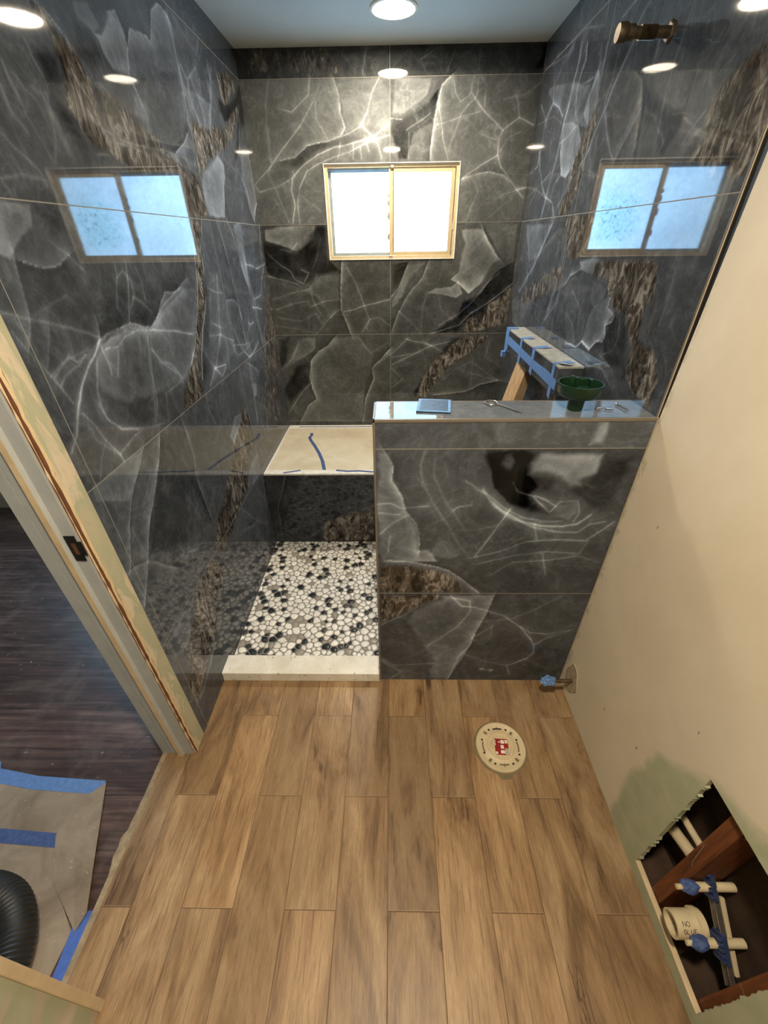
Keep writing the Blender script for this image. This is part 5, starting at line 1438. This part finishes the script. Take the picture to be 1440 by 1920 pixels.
def write(word, x0, s0, size):
    # text reads along +s(around) direction; its up points to the pipe mouth (-x)
    for ch in word:
        for st_ in GLY[ch]:
            pts = []
            for i in range(len(st_)-1):
                for k in range(4):
                    t_ = k/4; pts.append((st_[i][0]+(st_[i+1][0]-st_[i][0])*t_, st_[i][1]+(st_[i+1][1]-st_[i][1])*t_))
            pts.append(st_[-1])
            stroke(bm, [(x0+p[0]*size, s0-p[1]*size+size) for p in [(q[0], q[1]) for q in pts]])
        x0 += size*0.95
write('NO', 0.768, 0.002, 0.0105)
write('GLUE', 0.766, 0.018, 0.0100)
stroke(bm, [(0.778, 0.032), (0.790, 0.031)])
obj('marker_writing', bm, M_INK, pc)
# metal bracket with clamps
br = empty('pipe_bracket', (0.86, 0.31, 0.22), 'slotted steel pipe bracket with blue clamps across the wall opening', 'bracket')
pa = Vector((0.868, 0.402, 0.308)); pb = Vector((0.868, 0.196, 0.142))
dv = (pb-pa).normalized(); nv = Vector((0, -dv.z, dv.y))
def bar(bm, t0, t1, n0, n1, x0, x1, bev=0.0):
    Mt = Matrix(((1, 0, 0, 0), (0, dv.y, nv.y, 0), (0, dv.z, nv.z, 0), (0, 0, 0, 1))); Mt.translation = pa
    box(bm, x0-pa.x, x1-pa.x, t0, t1, n0, n1, bev=bev, M=Mt)
LL = (pb-pa).length
bm = bmesh.new(); bar(bm, 0.02, LL, -0.011, 0.011, 0.848, 0.851); bar(bm, 0.02, LL, 0.009, 0.011, 0.838, 0.848); bar(bm, 0.02, LL, -0.011, -0.009, 0.838, 0.848); obj('rail', bm, M_ZINC, br)
for i in range(9):
    t_ = 0.05+i*0.024
    bm = bmesh.new(); bar(bm, t_, t_+0.009, -0.004, 0.001, 0.8465, 0.8482); obj('slot', bm, M_BLACK, br)
for t0, t1 in ((0.0, 0.085), (0.150, 0.215)):
    bm = bmesh.new(); bar(bm, t0, t1, -0.017, 0.017, 0.836, 0.846, 0.002)
    for k in range(5):
        tt = t0+0.006+k*(t1-t0-0.02)/4
        bar(bm, tt, tt+0.009, -0.019, 0.019, 0.828, 0.838, 0.002)
    obj('clamp', bm, M_BLUEM, br)
bm = bmesh.new(); bar(bm, 0.09, LL-0.01, 0.016, 0.030, 0.872, 0.884, 0.003); obj('rear_pipe', bm, M_PVC, br)
# small nails and wire poking in the opening
bm = bmesh.new(); tube(bm, [(XR+0.02, 0.40, 0.415), (XR+0.021, 0.392, 0.33), (XR+0.030, 0.372, 0.25)], 0.0012, n=6); tag(obj('wire', bm, M_ZINC), 'thin bare wire hanging over the far stud in the wall opening', 'wire')

# ------------------------------------------------------------------ hall floor protection and hose
pp_ = empty('floor_paper', (-1.3, 0.4, 0), 'brown paper sheet on the dark hall floor, edged with blue tape', 'paper')
bm = bmesh.new(); zf = -0.003
slab(bm, [(-2.3, 0.76), (-1.6, 0.745), (-1.35, 0.712), (-1.085, 0.700), (-1.16, 0.53), (-1.09, 0.42), (-0.955, 0.30), (-0.962, 0.12), (-0.98, -0.1), (-2.3, -0.1)], zf, zf+0.0015); obj('sheet', bm, M_PAPER, pp_)
bm = bmesh.new()
v = [(-1.085, 0.700, 0.0), (-0.962, 0.430, 0.022), (-0.928, 0.340, 0.012), (-0.945, 0.30, 0.0), (-1.09, 0.415, 0.004), (-1.16, 0.530, 0.004), (-1.18, 0.61, 0.003)]
va = [bm.verts.new((x, y, zf+0.003+z)) for x, y, z in v]; vb = [bm.verts.new((x, y, zf+0.0018+z)) for x, y, z in v]
c1 = bm.verts.new((-1.06, 0.48, zf+0.012)); c2 = bm.verts.new((-1.06, 0.48, zf+0.0108))
for i in range(7):
    j = (i+1) % 7; bm.faces.new((va[i], va[j], c1)); bm.faces.new((vb[j], vb[i], c2)); bm.faces.new((va[i], vb[i], vb[j], va[j]))
obj('folded_flap', bm, M_PAPER, pp_)
bm = bmesh.new(); ribbon(bm, [(-2.3, 0.748), (-1.6, 0.734), (-1.36, 0.698), (-1.09, 0.684)], 0.046, zf+0.0016); obj('masking_tape', bm, M_TAPE, pp_)
bm = bmesh.new(); ribbon(bm, [(-2.3, 0.545), (-1.5, 0.54), (-1.14, 0.520)], 0.040, zf+0.0016); obj('masking_tape', bm, M_TAPED, pp_)
bm = bmesh.new(); ribbon(bm, [(-0.940, 0.345), (-0.935, 0.30), (-0.930, 0.25), (-0.925, 0.18), (-0.925, 0.10)], 0.045, zf+0.0016); obj('masking_tape', bm, plain('deep_blue_masking_tape', srgb(72, 106, 184), 0.6, scale=60), pp_)
bm = bmesh.new(); ribbon(bm, [(-1.62, 0.70), (-1.54, 0.76)], 0.03, zf+0.002); obj('masking_tape', bm, M_TAPE, pp_)
bm = bmesh.new()
def hr(i): return 0.050*(1+0.035*(1 if i % 2 else -1))
tube(bm, [(-1.62, 0.10, 0.048), (-1.50, 0.26, 0.050), (-1.32, 0.365, 0.062), (-1.16, 0.355, 0.075), (-1.065, 0.27, 0.075), (-1.045, 0.16, 0.062), (-1.10, 0.02, 0.050), (-1.25, -0.10, 0.050)], 0.05, n=24, rfun=hr, sub=22)
tag(obj('vacuum_hose', bm, M_HOSE, None, True), 'curved black ribbed vacuum hose on brown paper in the hall', 'hose')
